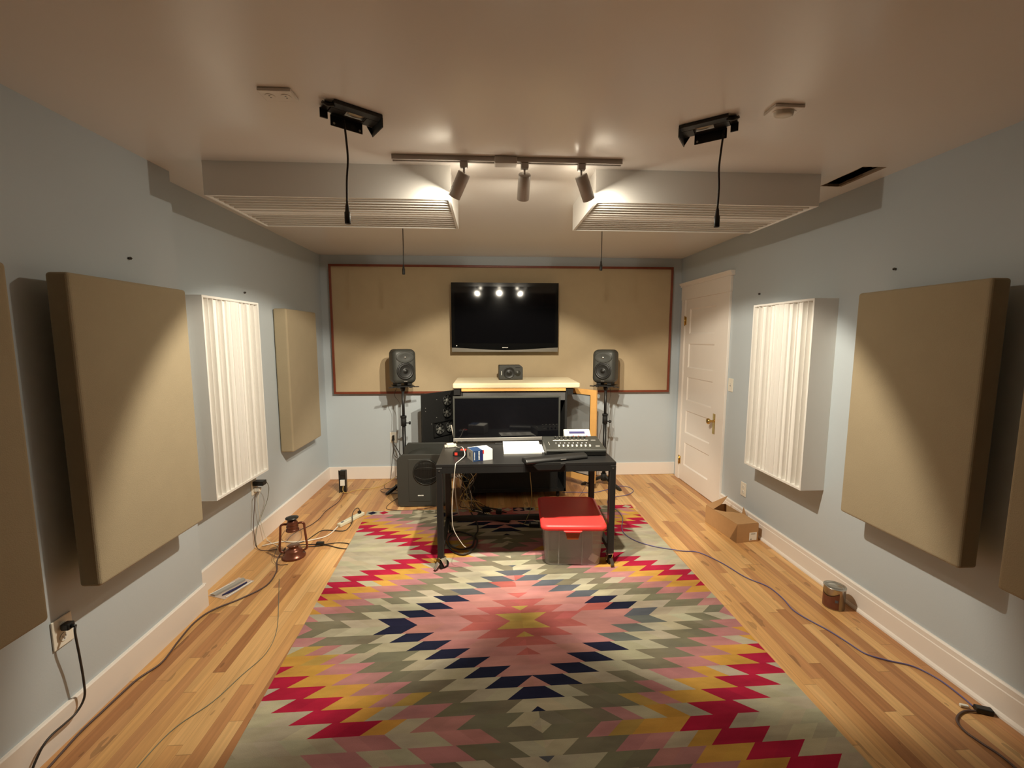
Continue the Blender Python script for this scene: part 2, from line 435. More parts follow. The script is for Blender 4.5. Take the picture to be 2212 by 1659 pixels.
# framed fabric panel on the back wall
t = thing('wall_panel', 'wide tan fabric wall panel with thin reddish wood frame behind the television', 'acoustic panel', (1.964, 0, .968))
hw, ph = 1.856, 1.38
bm = bmesh.new(); fw = .024
for a in ((-hw, hw, 0, fw), (-hw, hw, ph - fw, ph), (-hw, -hw + fw, fw, ph - fw), (hw - fw, hw, fw, ph - fw)):
    box(bm, a[0], a[1], -.055, -.001, a[2], a[3])
bevel(bm, .003, 2); obj('wood_frame', bm, 'mahogany', t)
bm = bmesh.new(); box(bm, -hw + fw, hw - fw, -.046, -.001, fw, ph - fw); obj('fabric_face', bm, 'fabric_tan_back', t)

# ------------------------------------------------------------------ television
t = thing('television', 'large black flat television hanging on the tan back wall panel', 'television', (1.963, -.128, 1.418), (0, 0, 0))
hw, th = .568, .735
bm = bmesh.new(); poly = []
n = 24
bot = [(-hw + 2 * hw * i / n, .055 - .026 * math.sin(PI * i / n) ** 1.5) for i in range(n + 1)]
prism(bm, bot + [(hw, th), (-hw, th)], 'y', -.035, .02); obj('bezel', bm, 'gloss_black', t)
bm = bmesh.new(); box(bm, -hw + .035, hw - .035, -.0365, -.034, .10, th - .04); obj('screen', bm, 'screen', t)
bm = bmesh.new(); prism(bm, [(-hw, .008), (hw, .008)] + [(x, z - .001) for x, z in reversed(bot)], 'y', -.037, .02); bevel(bm, .003, 2); obj('speaker_strip', bm, 'dull_silver', t)
bm = bmesh.new(); box(bm, -hw + .25, hw - .25, .018, .075, .15, th - .18); obj('wall_mount', bm, 'black_rough', t)
bm = bmesh.new()
for i in range(6): box(bm, -.030 + i * .0105 , -.0235 + i * .0105, -.0375, -.036, .050, .058)
obj('logo', bm, 'paper', t)
bm = bmesh.new(); cyl(bm, (-.515, -.0375, .075), (-.515, -.036, .075), .006, seg=12); obj('status_light', bm, 'paper', t)

# ------------------------------------------------------------------ monitor speakers and stands
def big_speaker(label, loc, rz):
    t = thing('studio_speaker', label, 'speaker', loc, (0, 0, rz), group='grey studio monitor speakers on stands')
    w, h, d = .235, .335, .215
    bm = bmesh.new(); box(bm, -w / 2, w / 2, -d / 2, d / 2, 0, h); bevel(bm, .045, 6, .6)
    for v in bm.verts:   # barrel the sides and top slightly, taper to the back
        k = (v.co.z / h - .5) * 2; v.co.x *= 1 + .05 * (1 - k * k) - .02
        j = v.co.x / (w / 2); v.co.z += .010 * (1 - j * j) * (1 if v.co.z > h / 2 else -.4)
        if v.co.y > 0: v.co.x *= .93
    for f in bm.faces: f.smooth = True
    obj('cabinet', bm, 'speaker_grey', t)
    yf = -d / 2
    rx = Matrix.Translation((0, yf - .0005, 0)) @ Matrix.Rotation(PI / 2, 4, 'X')
    def place(z): return Matrix.Translation((0, yf - .001, z)) @ Matrix.Rotation(PI / 2, 4, 'X')
    bm = bmesh.new(); lathe(bm, [(.088, -.001), (.088, .003), (.082, .006), (.074, .006), (.068, .002)], mx=place(.125), seg=40); obj('woofer_ring', bm, 'cone_black', t)
    bm = bmesh.new(); r_ = lathe(bm, [(.070, .003), (.066, .0055), (.060, .003), (.030, .0012), (.022, .0015), (.018, .006), (.008, .0095), (.0005, .010)], mx=place(.125), seg=36); obj('woofer_cone', bm, 'cone_black', t)
    # waveguide dish around the tweeter
    bm = bmesh.new(); rg = lathe(bm, [(.092, .0006), (.090, .004), (.082, .0055), (.05, .002), (.018, .0012)], mx=Matrix.Translation((0, yf - .001, .262)) @ Matrix.Diagonal((1, 1, .60, 1)) @ Matrix.Rotation(PI / 2, 4, 'X'), seg=40)
    obj('waveguide', bm, 'speaker_grey', t)
    bm = bmesh.new(); lathe(bm, [(.010, .0022), (.0095, .0035), (.007, .006), (.0005, .0075)], mx=place(.262), seg=24); obj('tweeter', bm, 'chrome', t)
    bm = bmesh.new(); box(bm, -.018, .018, yf - .0014, yf + .002, .018, .024); obj('name_badge', bm, 'silver', t)
    for x in (-.055, .055):
        bm = bmesh.new(); box(bm, x - .022, x + .022, -.07, .07, -.024, .003)
        bevel(bm, .004, 2); obj('rubber_foot', bm, 'black_rough', t)
    return t
def stand(label, loc, rz, hgt=1.085):
    t = thing('speaker_stand', label, 'speaker stand', loc, (0, 0, rz), group='black tripod speaker stands')
    bm = bmesh.new(); cyl(bm, (0, 0, .68), (0, 0, hgt - .02), .0145); obj('upper_pole', bm, 'black_plastic', t)
    bm = bmesh.new(); cyl(bm, (0, 0, .05), (0, 0, .70), .0185); obj('lower_pole', bm, 'black_plastic', t)
    bm = bmesh.new(); cyl(bm, (0, 0, .67), (0, 0, .76), .027); cyl(bm, (0, 0, .755), (0, 0, .775), .03)
    c = obj('height_collar', bm, 'black_rough', t)
    bm = bmesh.new(); cyl(bm, (.02, -.01, .70), (.055, -.02, .70), .006, seg=10); cyl(bm, (.05, -.018, .70), (.066, -.023, .70), .016, seg=12); obj('clamp_knob', bm, 'black_plastic', t)
    bm = bmesh.new(); box(bm, -.105, .105, -.10, .10, hgt - .014, hgt - .002); bevel(bm, .003, 1)
    cyl(bm, (0, 0, hgt - .06), (0, 0, hgt - .012), .022, .03)
    for s in (-1, 1): 
        box(bm, s * .06 - .012, s * .06 + .012, -.145, -.09, hgt - .016, hgt - .008); 
        box(bm, min(s * .10, s * .15), max(s * .10, s * .15), -.09, -.06, hgt - .018, hgt - .010)
    obj('top_plate', bm, 'black_plastic', t)
    for k in range(3):
        a = PI / 2 + k * 2 * PI / 3
        d = Vector((math.cos(a), math.sin(a), 0)); n = Vector((-d.y, d.x, 0))
        bm = bmesh.new()
        mxl = Matrix(((d.x, n.x, 0, 0), (d.y, n.y, 0, 0), (0, 0, 1, 0), (0, 0, 0, 1)))
        A = [(.015, .10), (.24, .016), (.24, .002), (.225, .002), (.015, .085)]
        A = [(.012, .105), (.235, .022), (.245, .002), (.215, .002), (.012, .078)]
        prism(bm, A, 'y', -.014, .014); bm.transform(mxl); obj('leg', bm, 'black_plastic', t)
    bm = bmesh.new(); cyl(bm, (0, 0, .05), (0, 0, .125), .03, seg=18); obj('leg_hub', bm, 'black_rough', t)
    return t
stand('black speaker stand left of the desk, half behind the subwoofer', (.905, -.34, 0), .35, 1.095)
stand('black speaker stand right of the desk, behind the open glass door', (3.018, -.33, 0), -.5, 1.088)
big_speaker('grey two-way studio speaker on the left stand, turned to the right', (.905, -.35, 1.121), .50)
big_speaker('grey two-way studio speaker on the right stand, turned to the left', (3.012, -.34, 1.114), -.56)

# small speaker lying on its side on the cushion
t = thing('small_speaker', 'small dark speaker lying on its side on the cream padded panel', 'speaker', (2.008, -.36, 1.1565), (0, 0, .05))
w, h, d = .242, .142, .14
bm = bmesh.new(); prism(bm, [(-w / 2, .006), (-w / 2 + .006, 0), (w / 2 - .006, 0), (w / 2, .006), (w / 2, h - .022), (w / 2 - .022, h), (-w / 2 + .006, h), (-w / 2, h - .006)], 'y', -d / 2, d / 2)
bevel(bm, .004, 2); obj('cabinet', bm, 'speaker_grey', t)
pf = lambda x, z: Matrix.Translation((x, -d / 2 - .001, z)) @ Matrix.Rotation(PI / 2, 4, 'X')
bm = bmesh.new(); lathe(bm, [(.058, -.001), (.058, .003), (.052, .004), (.048, .001), (.02, .0008), (.016, .004), (.0005, .007)], mx=pf(-.02, .068)); obj('woofer', bm, 'cone_black', t)
bm = bmesh.new(); lathe(bm, [(.030, -.001), (.028, .002), (.010, .001), (.008, .003), (.0005, .005)], mx=pf(.07, .062)); obj('tweeter', bm, 'grille_metal', t)
bm = bmesh.new(); box(bm, .045, .095, -d / 2 - .0015, -d / 2 + .002, .116, .124); obj('port_slot', bm, 'black_rough', t)
bm = bmesh.new(); box(bm, -.100, -.096, -d / 2 - .0015, -d / 2 + .002, .045, .085); obj('name_badge', bm, 'paper', t)

# ------------------------------------------------------------------ subwoofer (scroll-shaped body)
t = thing('subwoofer', 'large dark grey subwoofer with round barred driver grille, left of the desk', 'subwoofer', (1.165, -.85, 0), (0, 0, 0))
sw = .235
bm = bmesh.new()
prism(bm, [(-sw, .03), (-sw + .03, .004), (sw - .03, .004), (sw, .03), (sw, .47), (sw - .04, .505), (-sw + .05, .505), (-sw, .455)], 'y', 0, .022); bevel(bm, .006, 2)
obj('front_plate', bm, 'speaker_grey', t)
bm = bmesh.new()
prism(bm, [(-sw + .01, .02), (sw - .01, .02), (sw - .01, .40)] + [((sw - .01) * math.cos(a), .36 + .115 * math.sin(a)) for a in [i * PI / 14 for i in range(1, 14)]] + [(-sw + .01, .40)], 'y', .022, .36)
obj('body', bm, 'speaker_grey', t)
bm = bmesh.new()
prism(bm, [(-sw, .03), (-sw + .03, .004), (sw - .03, .004), (sw, .03), (sw, .49), (sw - .04, .525), (-sw + .04, .525), (-sw, .47)], 'y', .36, .385); bevel(bm, .006, 2)
obj('rear_plate', bm, 'speaker_grey', t)
bm = bmesh.new(); box(bm, -.13, .075, -.004, .002, .055, .46); bevel(bm, .003, 1); obj('front_insert', bm, 'speaker_grey', t)
gm = Matrix.Translation((.035, -.004, .335)) @ Matrix.Rotation(PI / 2, 4, 'X')
bm = bmesh.new(); lathe(bm, [(.122, -.001), (.122, .006), (.112, .010), (.104, .004), (.05, .0016), (.0005, .0012)], mx=gm); obj('driver', bm, 'cone_black', t)
bm = bmesh.new()
for i in range(-15, 16):
    x = i * .0073; hh = math.sqrt(max(.115 ** 2 - x * x, 0)); 
    pts = []
    for k in range(9):
        z = -hh + 2 * hh * k / 8; r2 = (x * x + z * z) / .115 ** 2
        pts.append((.035 + x, -.012 - .032 * (1 - r2), .335 + z))
    tube(bm, pts, .0011, 4, 0)
for zz in (-.055, .055):
    pts = []
    for k in range(17):
        x = -.10 + .2 * k / 16; z = zz * math.sqrt(max(1 - (x / .115) ** 2, 0)) * 1.0; r2 = (x * x + z * z) / .115 ** 2
        pts.append((.035 + x, -.014 - .032 * (1 - r2), .335 + z))
    tube(bm, pts, .0022, 6, 0)
tube(bm, [(.035 + .116 * math.cos(a), -.012, .335 + .116 * math.sin(a)) for a in [i * PI / 20 for i in range(41)]], .003, 6, 0)
obj('wire_grille', bm, 'grille_metal', t)
bm = bmesh.new()
for i in range(5): box(bm, -.045 + i * .011, -.0375 + i * .011, -.006, -.003, .108, .118)
obj('name_badge', bm, 'paper', t)

# ------------------------------------------------------------------ equipment cabinet with open doors
t = thing('equipment_cabinet', 'black equipment cabinet behind the desk with both doors open', 'cabinet', (2.03, -.70, 0), (0, 0, 0))
cw, cd, ch = .51, .58, 1.098
bm = bmesh.new()
box(bm, -cw, -cw + .02, 0, cd, .07, ch - .03); box(bm, cw - .02, cw, 0, cd, .07, ch - .03)
box(bm, -cw, cw, .0, cd, .07, .10); box(bm, -cw, cw, 0, cd, ch - .03, ch); box(bm, -cw + .02, cw - .02, cd - .02, cd, .10, ch - .03)
box(bm, -cw + .06, cw - .08, .02, cd - .05, .10, .98)
obj('carcass', bm, 'black_rough', t)
bm = bmesh.new(); box(bm, -cw + .02, cw - .02, .004, .02, .98, ch - .03); obj('foam_lining', bm, 'foam', t)
bm = bmesh.new(); box(bm, -.503, .492, -.024, -.001, ch - .026, ch - .001); bevel(bm, .002, 1); obj('wood_trim', bm, 'pine', t)
for x, y in ((-.44, .06), (.44, .06), (-.44, .44), (.44, .44)):
    bm = bmesh.new(); cyl(bm, (x - .012, y, .033), (x + .012, y, .033), .032, seg=20); box(bm, x - .02, x + .02, y - .02, y + .02, .058, .071); obj('caster', bm, 'black_rough', t)
# rear fan door swung to the left front
CO = Vector((2.03, -.70, 0)); a = Vector((1.405, -.115, 0)) - CO; b_ = Vector((1.11, -.44, 0)) - CO
def frame_mx(p, q):
    d = (q - p).normalized(); n = Vector((d.y, -d.x, 0)).normalized()
    if n.y > 0: n = -n
    return Matrix(((d.x, n.x, 0, p.x), (d.y, n.y, 0, p.y), (0, 0, 1, 0), (0, 0, 0, 1))), (q - p).length
fm, fl = frame_mx(a, b_)
bm = bmesh.new(); box(bm, -.10, fl, -.018, 0, .09, 1.01); bevel(bm, .002, 1); bm.transform(fm); fd = obj('fan_door', bm, 'black_rough', t)
def fan(u, z, r, br):
    bm = bmesh.new(); mx = fm @ Matrix.Translation((u, .002, z)) @ Matrix.Rotation(-PI / 2, 4, 'X')
    n = 7
    for k in range(n):
        ang = 2 * PI * k / n
        vs = []
        for rr, da, hh in ((.3, -.18, 0), (.95, -.30, .003), (.95, .16, .010), (.3, .18, .008)):
            vs.append(bm.verts.new(mx @ Vector((r * rr * math.cos(ang + da), r * rr * math.sin(ang + da), hh))))
        f = bm.faces.new(vs)
    bmesh.ops.solidify(bm, geom=bm.faces[:], thickness=.001)
    lathe(bm, [(r * .3, 0), (r * .3, .012), (r * .22, .013), (.0005, .013)], mx=mx, seg=16)
    obj('cooling_fan', bm, br, fd)
    bm = bmesh.new(); lathe(bm, [(r * 1.08, 0), (r * 1.08, .014), (r * 1.0, .014), (r * 1.0, 0)], mx=mx, seg=28)
    obj('fan_ring', bm, 'black_plastic', fd)
mat('fan_grey', (.20, .20, .18), .4)
fan(.105, .915, .056, 'fan_grey'); fan(.108, .787, .056, 'fan_grey'); fan(.213, .622, .058, 'fan_grey'); fan(.065, .622, .058, 'fan_grey')
bm = bmesh.new()
for q in ((.296, -.02, .692, .697), (.296, .291, .545, .697), (.296, -.02, .541, .546)):
    x0, x1 = min(q[0], q[1]), max(q[0], q[1]); box(bm, x0, x1, 0, .016, q[2], q[3])
bm.transform(fm); obj('fan_bracket', bm, 'black_plastic', fd)
for u, z in ((.244, .936), (.394, .863), (.395, .829), (.249, .746), (.319, .688), (.0, .575)):
    bm = bmesh.new(); cyl(bm, (u, 0, z), (u, .004, z), .0045, seg=10)
    bm.transform(fm); obj('screw_head', bm, 'silver', fd)
# glass door with pine frame swung to the right front
a = Vector((2.50, -.12, 0)) - CO; b_ = Vector((2.87, -.52, 0)) - CO
gmx, gl = frame_mx(a, b_)
bm = bmesh.new()
box(bm, 0, .05, -.02, 0, .075, 1.05); box(bm, gl - .07, gl, -.02, 0, .075, 1.05)
box(bm, .05, gl - .07, -.02, 0, .995, 1.05); box(bm, .05, gl - .07, -.02, 0, .075, .145)
bm.transform(gmx); gd = obj('door_frame', bm, 'pine', t)
bm = bmesh.new(); box(bm, .05, gl - .07, -.013, -.008, .145, .995); bm.transform(gmx); obj('glass_pane', bm, 'door_glass', gd)
bm = bmesh.new()
for a0, a1, z0, z1 in ((.05, gl - .07, .988, .995), (.05, gl - .07, .145, .152), (gl - .076, gl - .07, .145, .995)): box(bm, a0, a1, -.004, .001, z0, z1)
bm.transform(gmx); obj('glass_gasket', bm, 'black_plastic', gd)
bm = bmesh.new()
bm.free()
for x in (-.545, .54):
    bm = bmesh.new(); box(bm, x - .032, x + .028, .0, .05, 1.035, 1.095); obj('door_latch', bm, 'black_plastic', t)

# cream padded panel lying across the cabinet
bm = bbox(-.608, .608, -.30, .30, 0, .052, .016, 4)
o = obj('padded_panel', bm, 'fabric_cream'); o.location = (2.052, -.425, 1.098); o.rotation_euler = (0, 0, 0)
tag(o, 'cream fabric covered panel lying flat on top of the black cabinet', 'acoustic panel')

# ------------------------------------------------------------------ desk
DZ = .745
t = thing('desk', 'black steel desk on casters in the middle of the room', 'desk', (2.037, -1.68, 0))
dx, dyy = .605, .305
bm = bmesh.new(); box(bm, -dx, dx, -dyy, dyy, DZ - .022, DZ); bevel(bm, .003, 2); obj('tabletop', bm, 'desk_black', t)
for (x0, x1, y0, y1) in ((-dx + .04, dx - .04, -dyy, -dyy + .02), (-dx + .04, dx - .04, dyy - .02, dyy), (-dx, -dx + .02, -dyy + .04, dyy - .04), (dx - .02, dx, -dyy + .04, dyy - .04)):
    bm = bmesh.new(); box(bm, x0, x1, y0, y1, DZ - .062, DZ - .022); obj('apron', bm, 'desk_black', t)
for sx in (-1, 1):
    for sy in (-1, 1):
        cx, cy = sx * (dx - .021), sy * (dyy - .021)
        bm = bmesh.new(); box(bm, cx - .021, cx + .021, cy - .021, cy + .021, .095, DZ - .022); bevel(bm, .003, 1)
        lg = obj('leg', bm, 'desk_black', t)
        bm = bmesh.new(); cyl(bm, (cx, cy - .023, DZ - .045), (cx, cy - .0205, DZ - .045), .006, seg=10); 
        if sy < 0: obj('bolt', bm, 'screw', lg)
        else: bm.free()
        ang = .5 * sx + .4 * sy
        R_ = Matrix.Translation((cx, cy, 0)) @ Matrix.Rotation(ang, 4, 'Z')
        bm = bmesh.new()
        cyl(bm, (-.011, .022, .034), (.011, .022, .034), .034, seg=28); bevel(bm, .004, 2, .9); bm.transform(R_)
        wl = obj('caster_wheel', bm, 'black_rough', t)
        bm = bmesh.new()
        for s in (-1, 1):
            prism(bm, [(-.014, .088), (.03, .088), (.034, .03), (.016, .024)], 'x', s * .016 - .0015, s * .016 + .0015)
        box(bm, -.0175, .0175, -.016, .032, .086, .090); cyl(bm, (0, 0, .088), (0, 0, .098), .014, seg=16)
        cyl(bm, (-.02, .022, .034), (.02, .022, .034), .005, seg=10)
        prism(bm, [(-.02, .05), (-.05, .022), (-.055, .026), (-.024, .062)], 'x', -.012, .012)
        bm.transform(R_); obj('caster_fork', bm, 'chrome', t)
bm = bmesh.new(); box(bm, -dx + .042, dx - .042, dyy - .040, dyy - .005, .10, .135); obj('rear_rail', bm, 'desk_black', t)
for s in (-1, 1):
    bm = bmesh.new(); box(bm, s * (dx - .02) - .015, s * (dx - .02) + .015, -dyy + .042, dyy - .042, .10, .135); obj('side_rail', bm, 'desk_black', t)

# wide monitor on the desk
t = thing('computer_monitor', 'wide black computer monitor with silver lower edge on the desk', 'monitor', (1.928, -1.415, DZ), (0, 0, .035))
mw, z0, z1 = .424, .022, .378
bm = bmesh.new()
for a in ((-mw, mw, z1 - .016, z1), (-mw, -mw + .014, z0 + .03, z1 - .016), (mw - .014, mw, z0 + .03, z1 - .016)): box(bm, a[0], a[1], -.02, .01, a[2], a[3])
box(bm, -mw + .005, mw - .005, .0, .02, z0, z1 - .004); bevel(bm, .002, 1)
obj('bezel', bm, 'speaker_grey', t)
bm = bmesh.new(); box(bm, -mw + .014, mw - .014, -.0165, .0, z0 + .026, z1 - .016); obj('screen', bm, 'screen', t)
bm = bmesh.new(); box(bm, -mw, mw, -.021, .0, z0, z0 + .026); bevel(bm, .002, 1); obj('lower_edge', bm, 'silver', t)
bm = bmesh.new(); box(bm, -.10, .10, -.035, .035, .0008, .006); bevel(bm, .002, 1); obj('foot', bm, 'black_plastic', t)
bm = bmesh.new(); box(bm, -.03, .03, .021, .033, .006, .25); obj('neck', bm, 'black_plastic', t)

# papers
t = thing('paper_stack', 'white printed sheets lying on the desk in front of the monitor', 'papers', (2.028, -1.750, DZ), (0, 0, 0))
bm = bmesh.new()
def wedge(bm, x0, x1, y0, y1, zb0, zb1, th):
    vs = [bm.verts.new(p) for p in ((x0, y0, zb0), (x1, y0, zb0), (x1, y1, zb1), (x0, y1, zb1), (x0, y0, zb0 + th), (x1, y0, zb0 + th), (x1, y1, zb1 + th), (x0, y1, zb1 + th))]
    for f in ((0, 1, 2, 3), (7, 6, 5, 4), (0, 4, 5, 1), (1, 5, 6, 2), (2, 6, 7, 3), (3, 7, 4, 0)): bm.faces.new([vs[i] for i in f])
wedge(bm, -.138, .138, 0, .225, .001, .001, .008); wedge(bm, -.138, .138, .0, .225, .010, .034, .005); obj('sheets', bm, 'paper', t)
bm = bmesh.new(); wedge(bm, .10, .158, .02, .185, .003, .018, .003); obj('loose_sheet', bm, 'paper', t)
bm = bmesh.new()
for k in range(11):
    yy = .025 + k * .017
    for c in range(3):
        x = -.115 + c * .075; L_ = random.uniform(.03, .06)
        z = .0155 + .024 * yy / .225
        wedge(bm, x, x + L_, yy, yy + .0035, z, z + .0004, .0002)
o = obj('print_lines', bm, 'grey_print', t)
# fader controller
t = thing('fader_controller', 'black mixing controller with a row of white faders on the desk', 'mixer', (2.398, -1.845, DZ), (0, 0, -.02))
bm = bmesh.new(); prism(bm, [(0.012, .004), (.30, .004), (.315, .075), (0, .052), (-.004, .040)], 'x', -.212, .212); bevel(bm, .004, 2); obj('housing', bm, 'speaker_grey', t)
for x in (-.17, .17):
    for y in (.03, .24):
        bm = bmesh.new(); box(bm, x - .02, x + .02, y, y + .04, .0006, .006); obj('rubber_foot', bm, 'black_rough', t)
sl = (.075 - .052) / .315
def on(y): return .0522 + sl * y
for k in range(8):
    x = -.115 + k * .032
    bm = bmesh.new(); box(bm, x - .0015, x + .0015, .04, .15, on(.09) - .003, on(.09) + .0008); 
    o = obj('fader_slot', bm, 'black_rough', t); o.rotation_euler = (0, 0, 0)
    bm = bmesh.new(); box(bm, x - .006, x + .006, .052, .072, on(.06), on(.06) + .014); bevel(bm, .002, 1); obj('fader_cap', bm, 'white_plastic', t)
    bm = bmesh.new(); cyl(bm, (x - .012, .135, on(.13)), (x - .012, .135, on(.13) + .006), .005, seg=10); obj('small_button', bm, 'grey_white', t)
    bm = bmesh.new(); cyl(bm, (x, .262, on(.26)), (x, .262, on(.26) + .016), .008, .007, seg=14); obj('knob', bm, 'grille_metal', t)
    bm = bmesh.new(); cyl(bm, (x - .006, .225, on(.225)), (x - .006, .225, on(.225) + .004), .005, seg=10); obj('led_ring', bm, 'silver', t)
bm = bmesh.new(); wedge(bm, -.14, .125, .205, .211, on(.205), on(.211), .0008); obj('white_line', bm, 'paper', t)
bm = bmesh.new(); box(bm, .15, .18, .06, .07, on(.06), on(.06) + .004); box(bm, .145, .18, .2, .207, on(.2), on(.2) + .003); box(bm, -.18, -.177, .09, .18, on(.13), on(.16) + .001); obj('button_block', bm, 'grey_print', t)
# white remote panel behind the controller
t = thing('control_panel', 'white device with dark blue display and red buttons behind the mixer', 'controller', (2.487, -1.462, DZ), (0, 0, -.02))
bm = bmesh.new(); prism(bm, [(-.025, .001), (.075, .001), (.075, .098), (.060, .100), (-.025, .042)], 'x', -.105, .105); bevel(bm, .006, 2); obj('housing', bm, 'white_plastic', t)
pv = Vector((0, .085, .058)).normalized(); pn = Vector((0, -.058, .085)).normalized()
def onp(x0, x1, s0, s1, h):
    bm = bmesh.new(); o_ = Vector((0, -.025, .042))
    vs = []
    for hh in (0, h):
        for (x, s) in ((x0, s0), (x1, s0), (x1, s1), (x0, s1)):
            vs.append(bm.verts.new(o_ + Vector((x, 0, 0)) + pv * s + pn * (hh + .0004)))
    for f in ((3, 2, 1, 0), (4, 5, 6, 7), (0, 1, 5, 4), (1, 2, 6, 5), (2, 3, 7, 6), (3, 0, 4, 7)): bm.faces.new([vs[i] for i in f])
    return bm
obj('display', onp(-.065, .06, .055, .08, .0006), 'lcd', t)
for x in (-.035, .005, .07): obj('button', onp(x - .006, x + .006, .022, .032, .003), 'red_print', t)
obj('emblem', onp(-.07, -.06, .086, .092, .0006), 'ink', t)
# wrist rest hanging over the front edge
t = thing('wrist_rest', 'black padded wrist rest lying askew on the front edge of the desk', 'wrist rest', (2.235, -1.918, DZ), (0, 0, .27))
bm = bmesh.new()
prism(bm, [(-.045, .001), (.045, .001), (.05, .014), (.036, .030), (0, .036), (-.036, .030), (-.05, .014)], 'x', -.228, .228); bevel(bm, .010, 3, .5)
obj('pad', bm, 'black_plastic', t)
bm = bmesh.new(); box(bm, .02, .06, -.0520, -.046, .012, .016); obj('badge', bm, 'silver', t)
t = thing('keyboard_tray_arm', 'black bracket clamped under the front edge of the desk', 'bracket', (2.17, -1.99, DZ))
bm = bmesh.new(); prism(bm, [(-.105, .0006), (.125, .0006), (.085, -.045), (-.065, -.045)], 'y', -.014, .003); bevel(bm, .004, 2); box(bm, -.07, .09, -.014, .02, .0006, .004); obj('plate', bm, 'black_plastic', t)

# small carton on the desk
ang = math.atan2(-1.876 + 1.93, 1.807 - 1.676)
t = thing('small_carton', 'small blue and white cardboard carton on the left of the desk', 'carton', (1.676, -1.935, DZ), (0, 0, ang))
L1, L2, hh = .142, .115, .074
bm = bmesh.new(); box(bm, 0, L1, 0, L2, .0006, hh); obj('carton', bm, 'paper', t)
bm = bmesh.new(); box(bm, -.0006, .068, -.0008, L2 * .9, .001, hh + .0006); box(bm, .0, .068, -.0010, .004, .001, hh + .0007); obj('blue_sleeve', bm, 'blue_print', t)
bm = bmesh.new(); box(bm, .052, .072, -.0016, .002, .001, hh); obj('dark_band', bm, 'blue_dark', t)
bm = bmesh.new(); box(bm, .068, .078, -.0016, .002, .05, hh); obj('red_mark', bm, 'red_print', t)
bm = bmesh.new(); box(bm, -.0016, .001, .0, L2, .001, hh); obj('grey_end', bm, 'grey_print', t)
bm = bmesh.new(); box(bm, -.0024, 0, .045, .07, .025, .052); obj('printed_square', bm, 'ink', t)
bm = bmesh.new()
for k in range(6): box(bm, .008, .012, -.0022, 0, .012 + k * .009, .018 + k * .009); box(bm, .038, .047, -.0022, 0, .012 + k * .010, .018 + k * .010)
obj('lettering', bm, 'paper', t)
# tape measure
t = thing('tape_measure', 'black tape measure with red buttons lying on the desk corner', 'tape measure', (1.577, -1.775, DZ), (0, 0, -.12))
bm = bmesh.new(); prism(bm, [(-.048, .0008), (.048, .0008), (.048, .030), (.036, .042), (-.030, .042), (-.048, .030)], 'y', -.02, .03); bevel(bm, .005, 2); obj('case', bm, 'black_plastic', t)
bm = bmesh.new(); box(bm, -.034, -.014, -.0215, -.018, .008, .028); box(bm, .005, .043, -.012, .022, .036, .045); obj('red_button', bm, 'red_print', t)
# white adapter + cables
t = thing('usb_charger', 'white plug adapter at the rear left corner of the desk', 'charger', (1.488, -1.53, DZ), (0, 0, .3))
bm = bmesh.new(); box(bm, -.028, .028, -.02, .02, .0006, .030); bevel(bm, .005, 2); obj('body', bm, 'cord_white', t)
bm = bmesh.new(); box(bm, .028, .045, -.010, .010, .004, .022); box(bm, -.045, -.028, -.013, .006, .004, .02); obj('plug_block', bm, 'cord_white', t)

# ------------------------------------------------------------------ storage bin
t = thing('storage_bin', 'clear plastic storage bin with red lid partly under the desk', 'storage bin', (2.375, -1.75, .0095), (0, 0, -.07))
def rrect(hx, hy, r, n=5):
    pts = []
    for cx, cy, a0 in ((hx - r, hy - r, 0), (-hx + r, hy - r, PI / 2), (-hx + r, -hy + r, PI), (hx - r, -hy + r, 1.5 * PI)):
        for k in range(n + 1):
            a = a0 + k * PI / 2 / n; pts.append((cx + r * math.cos(a), cy + r * math.sin(a)))
    return pts
bm = bmesh.new()
lv = [(.185, .215, .001), (.19, .22, .006), (.205, .25, .27), (.212, .258, .272), (.212, .258, .290)]
rings = [[bm.verts.new((x, y, z)) for x, y in rrect(hx, hy, .035)] for hx, hy, z in lv]
for a, b_ in zip(rings, rings[1:]):
    for k in range(len(a)):
        j = (k + 1) % len(a); f = bm.faces.new((a[k], a[j], b_[j], b_[k])); f.smooth = True
bm.faces.new(rings[0][::-1])
bmesh.ops.recalc_face_normals(bm, faces=bm.faces[:])
bmesh.ops.solidify(bm, geom=bm.faces[:], thickness=.002)
obj('tub', bm, 'bin_clear', t)
bm = bmesh.new()
for x in (-.10, .06):
    wedge(bm, x - .004, x + .004, -.222, -.2185, .005, .005, .262)
    for v in bm.verts[-8:]: v.co.y -= .030 * (v.co.z / .27)
obj('tub_rib', bm, 'bin_clear', t)
bm = bmesh.new()
lv = [(.222, .272, .272), (.226, .276, .280), (.224, .274, .300), (.205, .252, .312), (.195, .242, .306)]
rings = [[bm.verts.new((x, y, z)) for x, y in rrect(hx, hy, .045)] for hx, hy, z in lv]
for a, b_ in zip(rings, rings[1:]):
    for k in range(len(a)):
        j = (k + 1) % len(a); f = bm.faces.new((a[k], a[j], b_[j], b_[k])); f.smooth = True
bm.faces.new(rings[-1]); bm.faces.new(rings[0][::-1]); obj('lid', bm, 'red_plastic', t)
bm = bmesh.new(); prism(bm, [(-.075, .275), (.055, .275), (.04, .262), (-.06, .262)], 'y', -.283, -.262); bevel(bm, .003, 1); obj('latch', bm, 'red_plastic', t)
bm = bmesh.new(); prism(bm, [(-.06, .262), (.04, .262), (.030, .222), (.028, .212), (-.048, .212), (-.05, .222)], 'y', -.272, -.262); obj('latch_tongue', bm, 'orange_plastic', t)
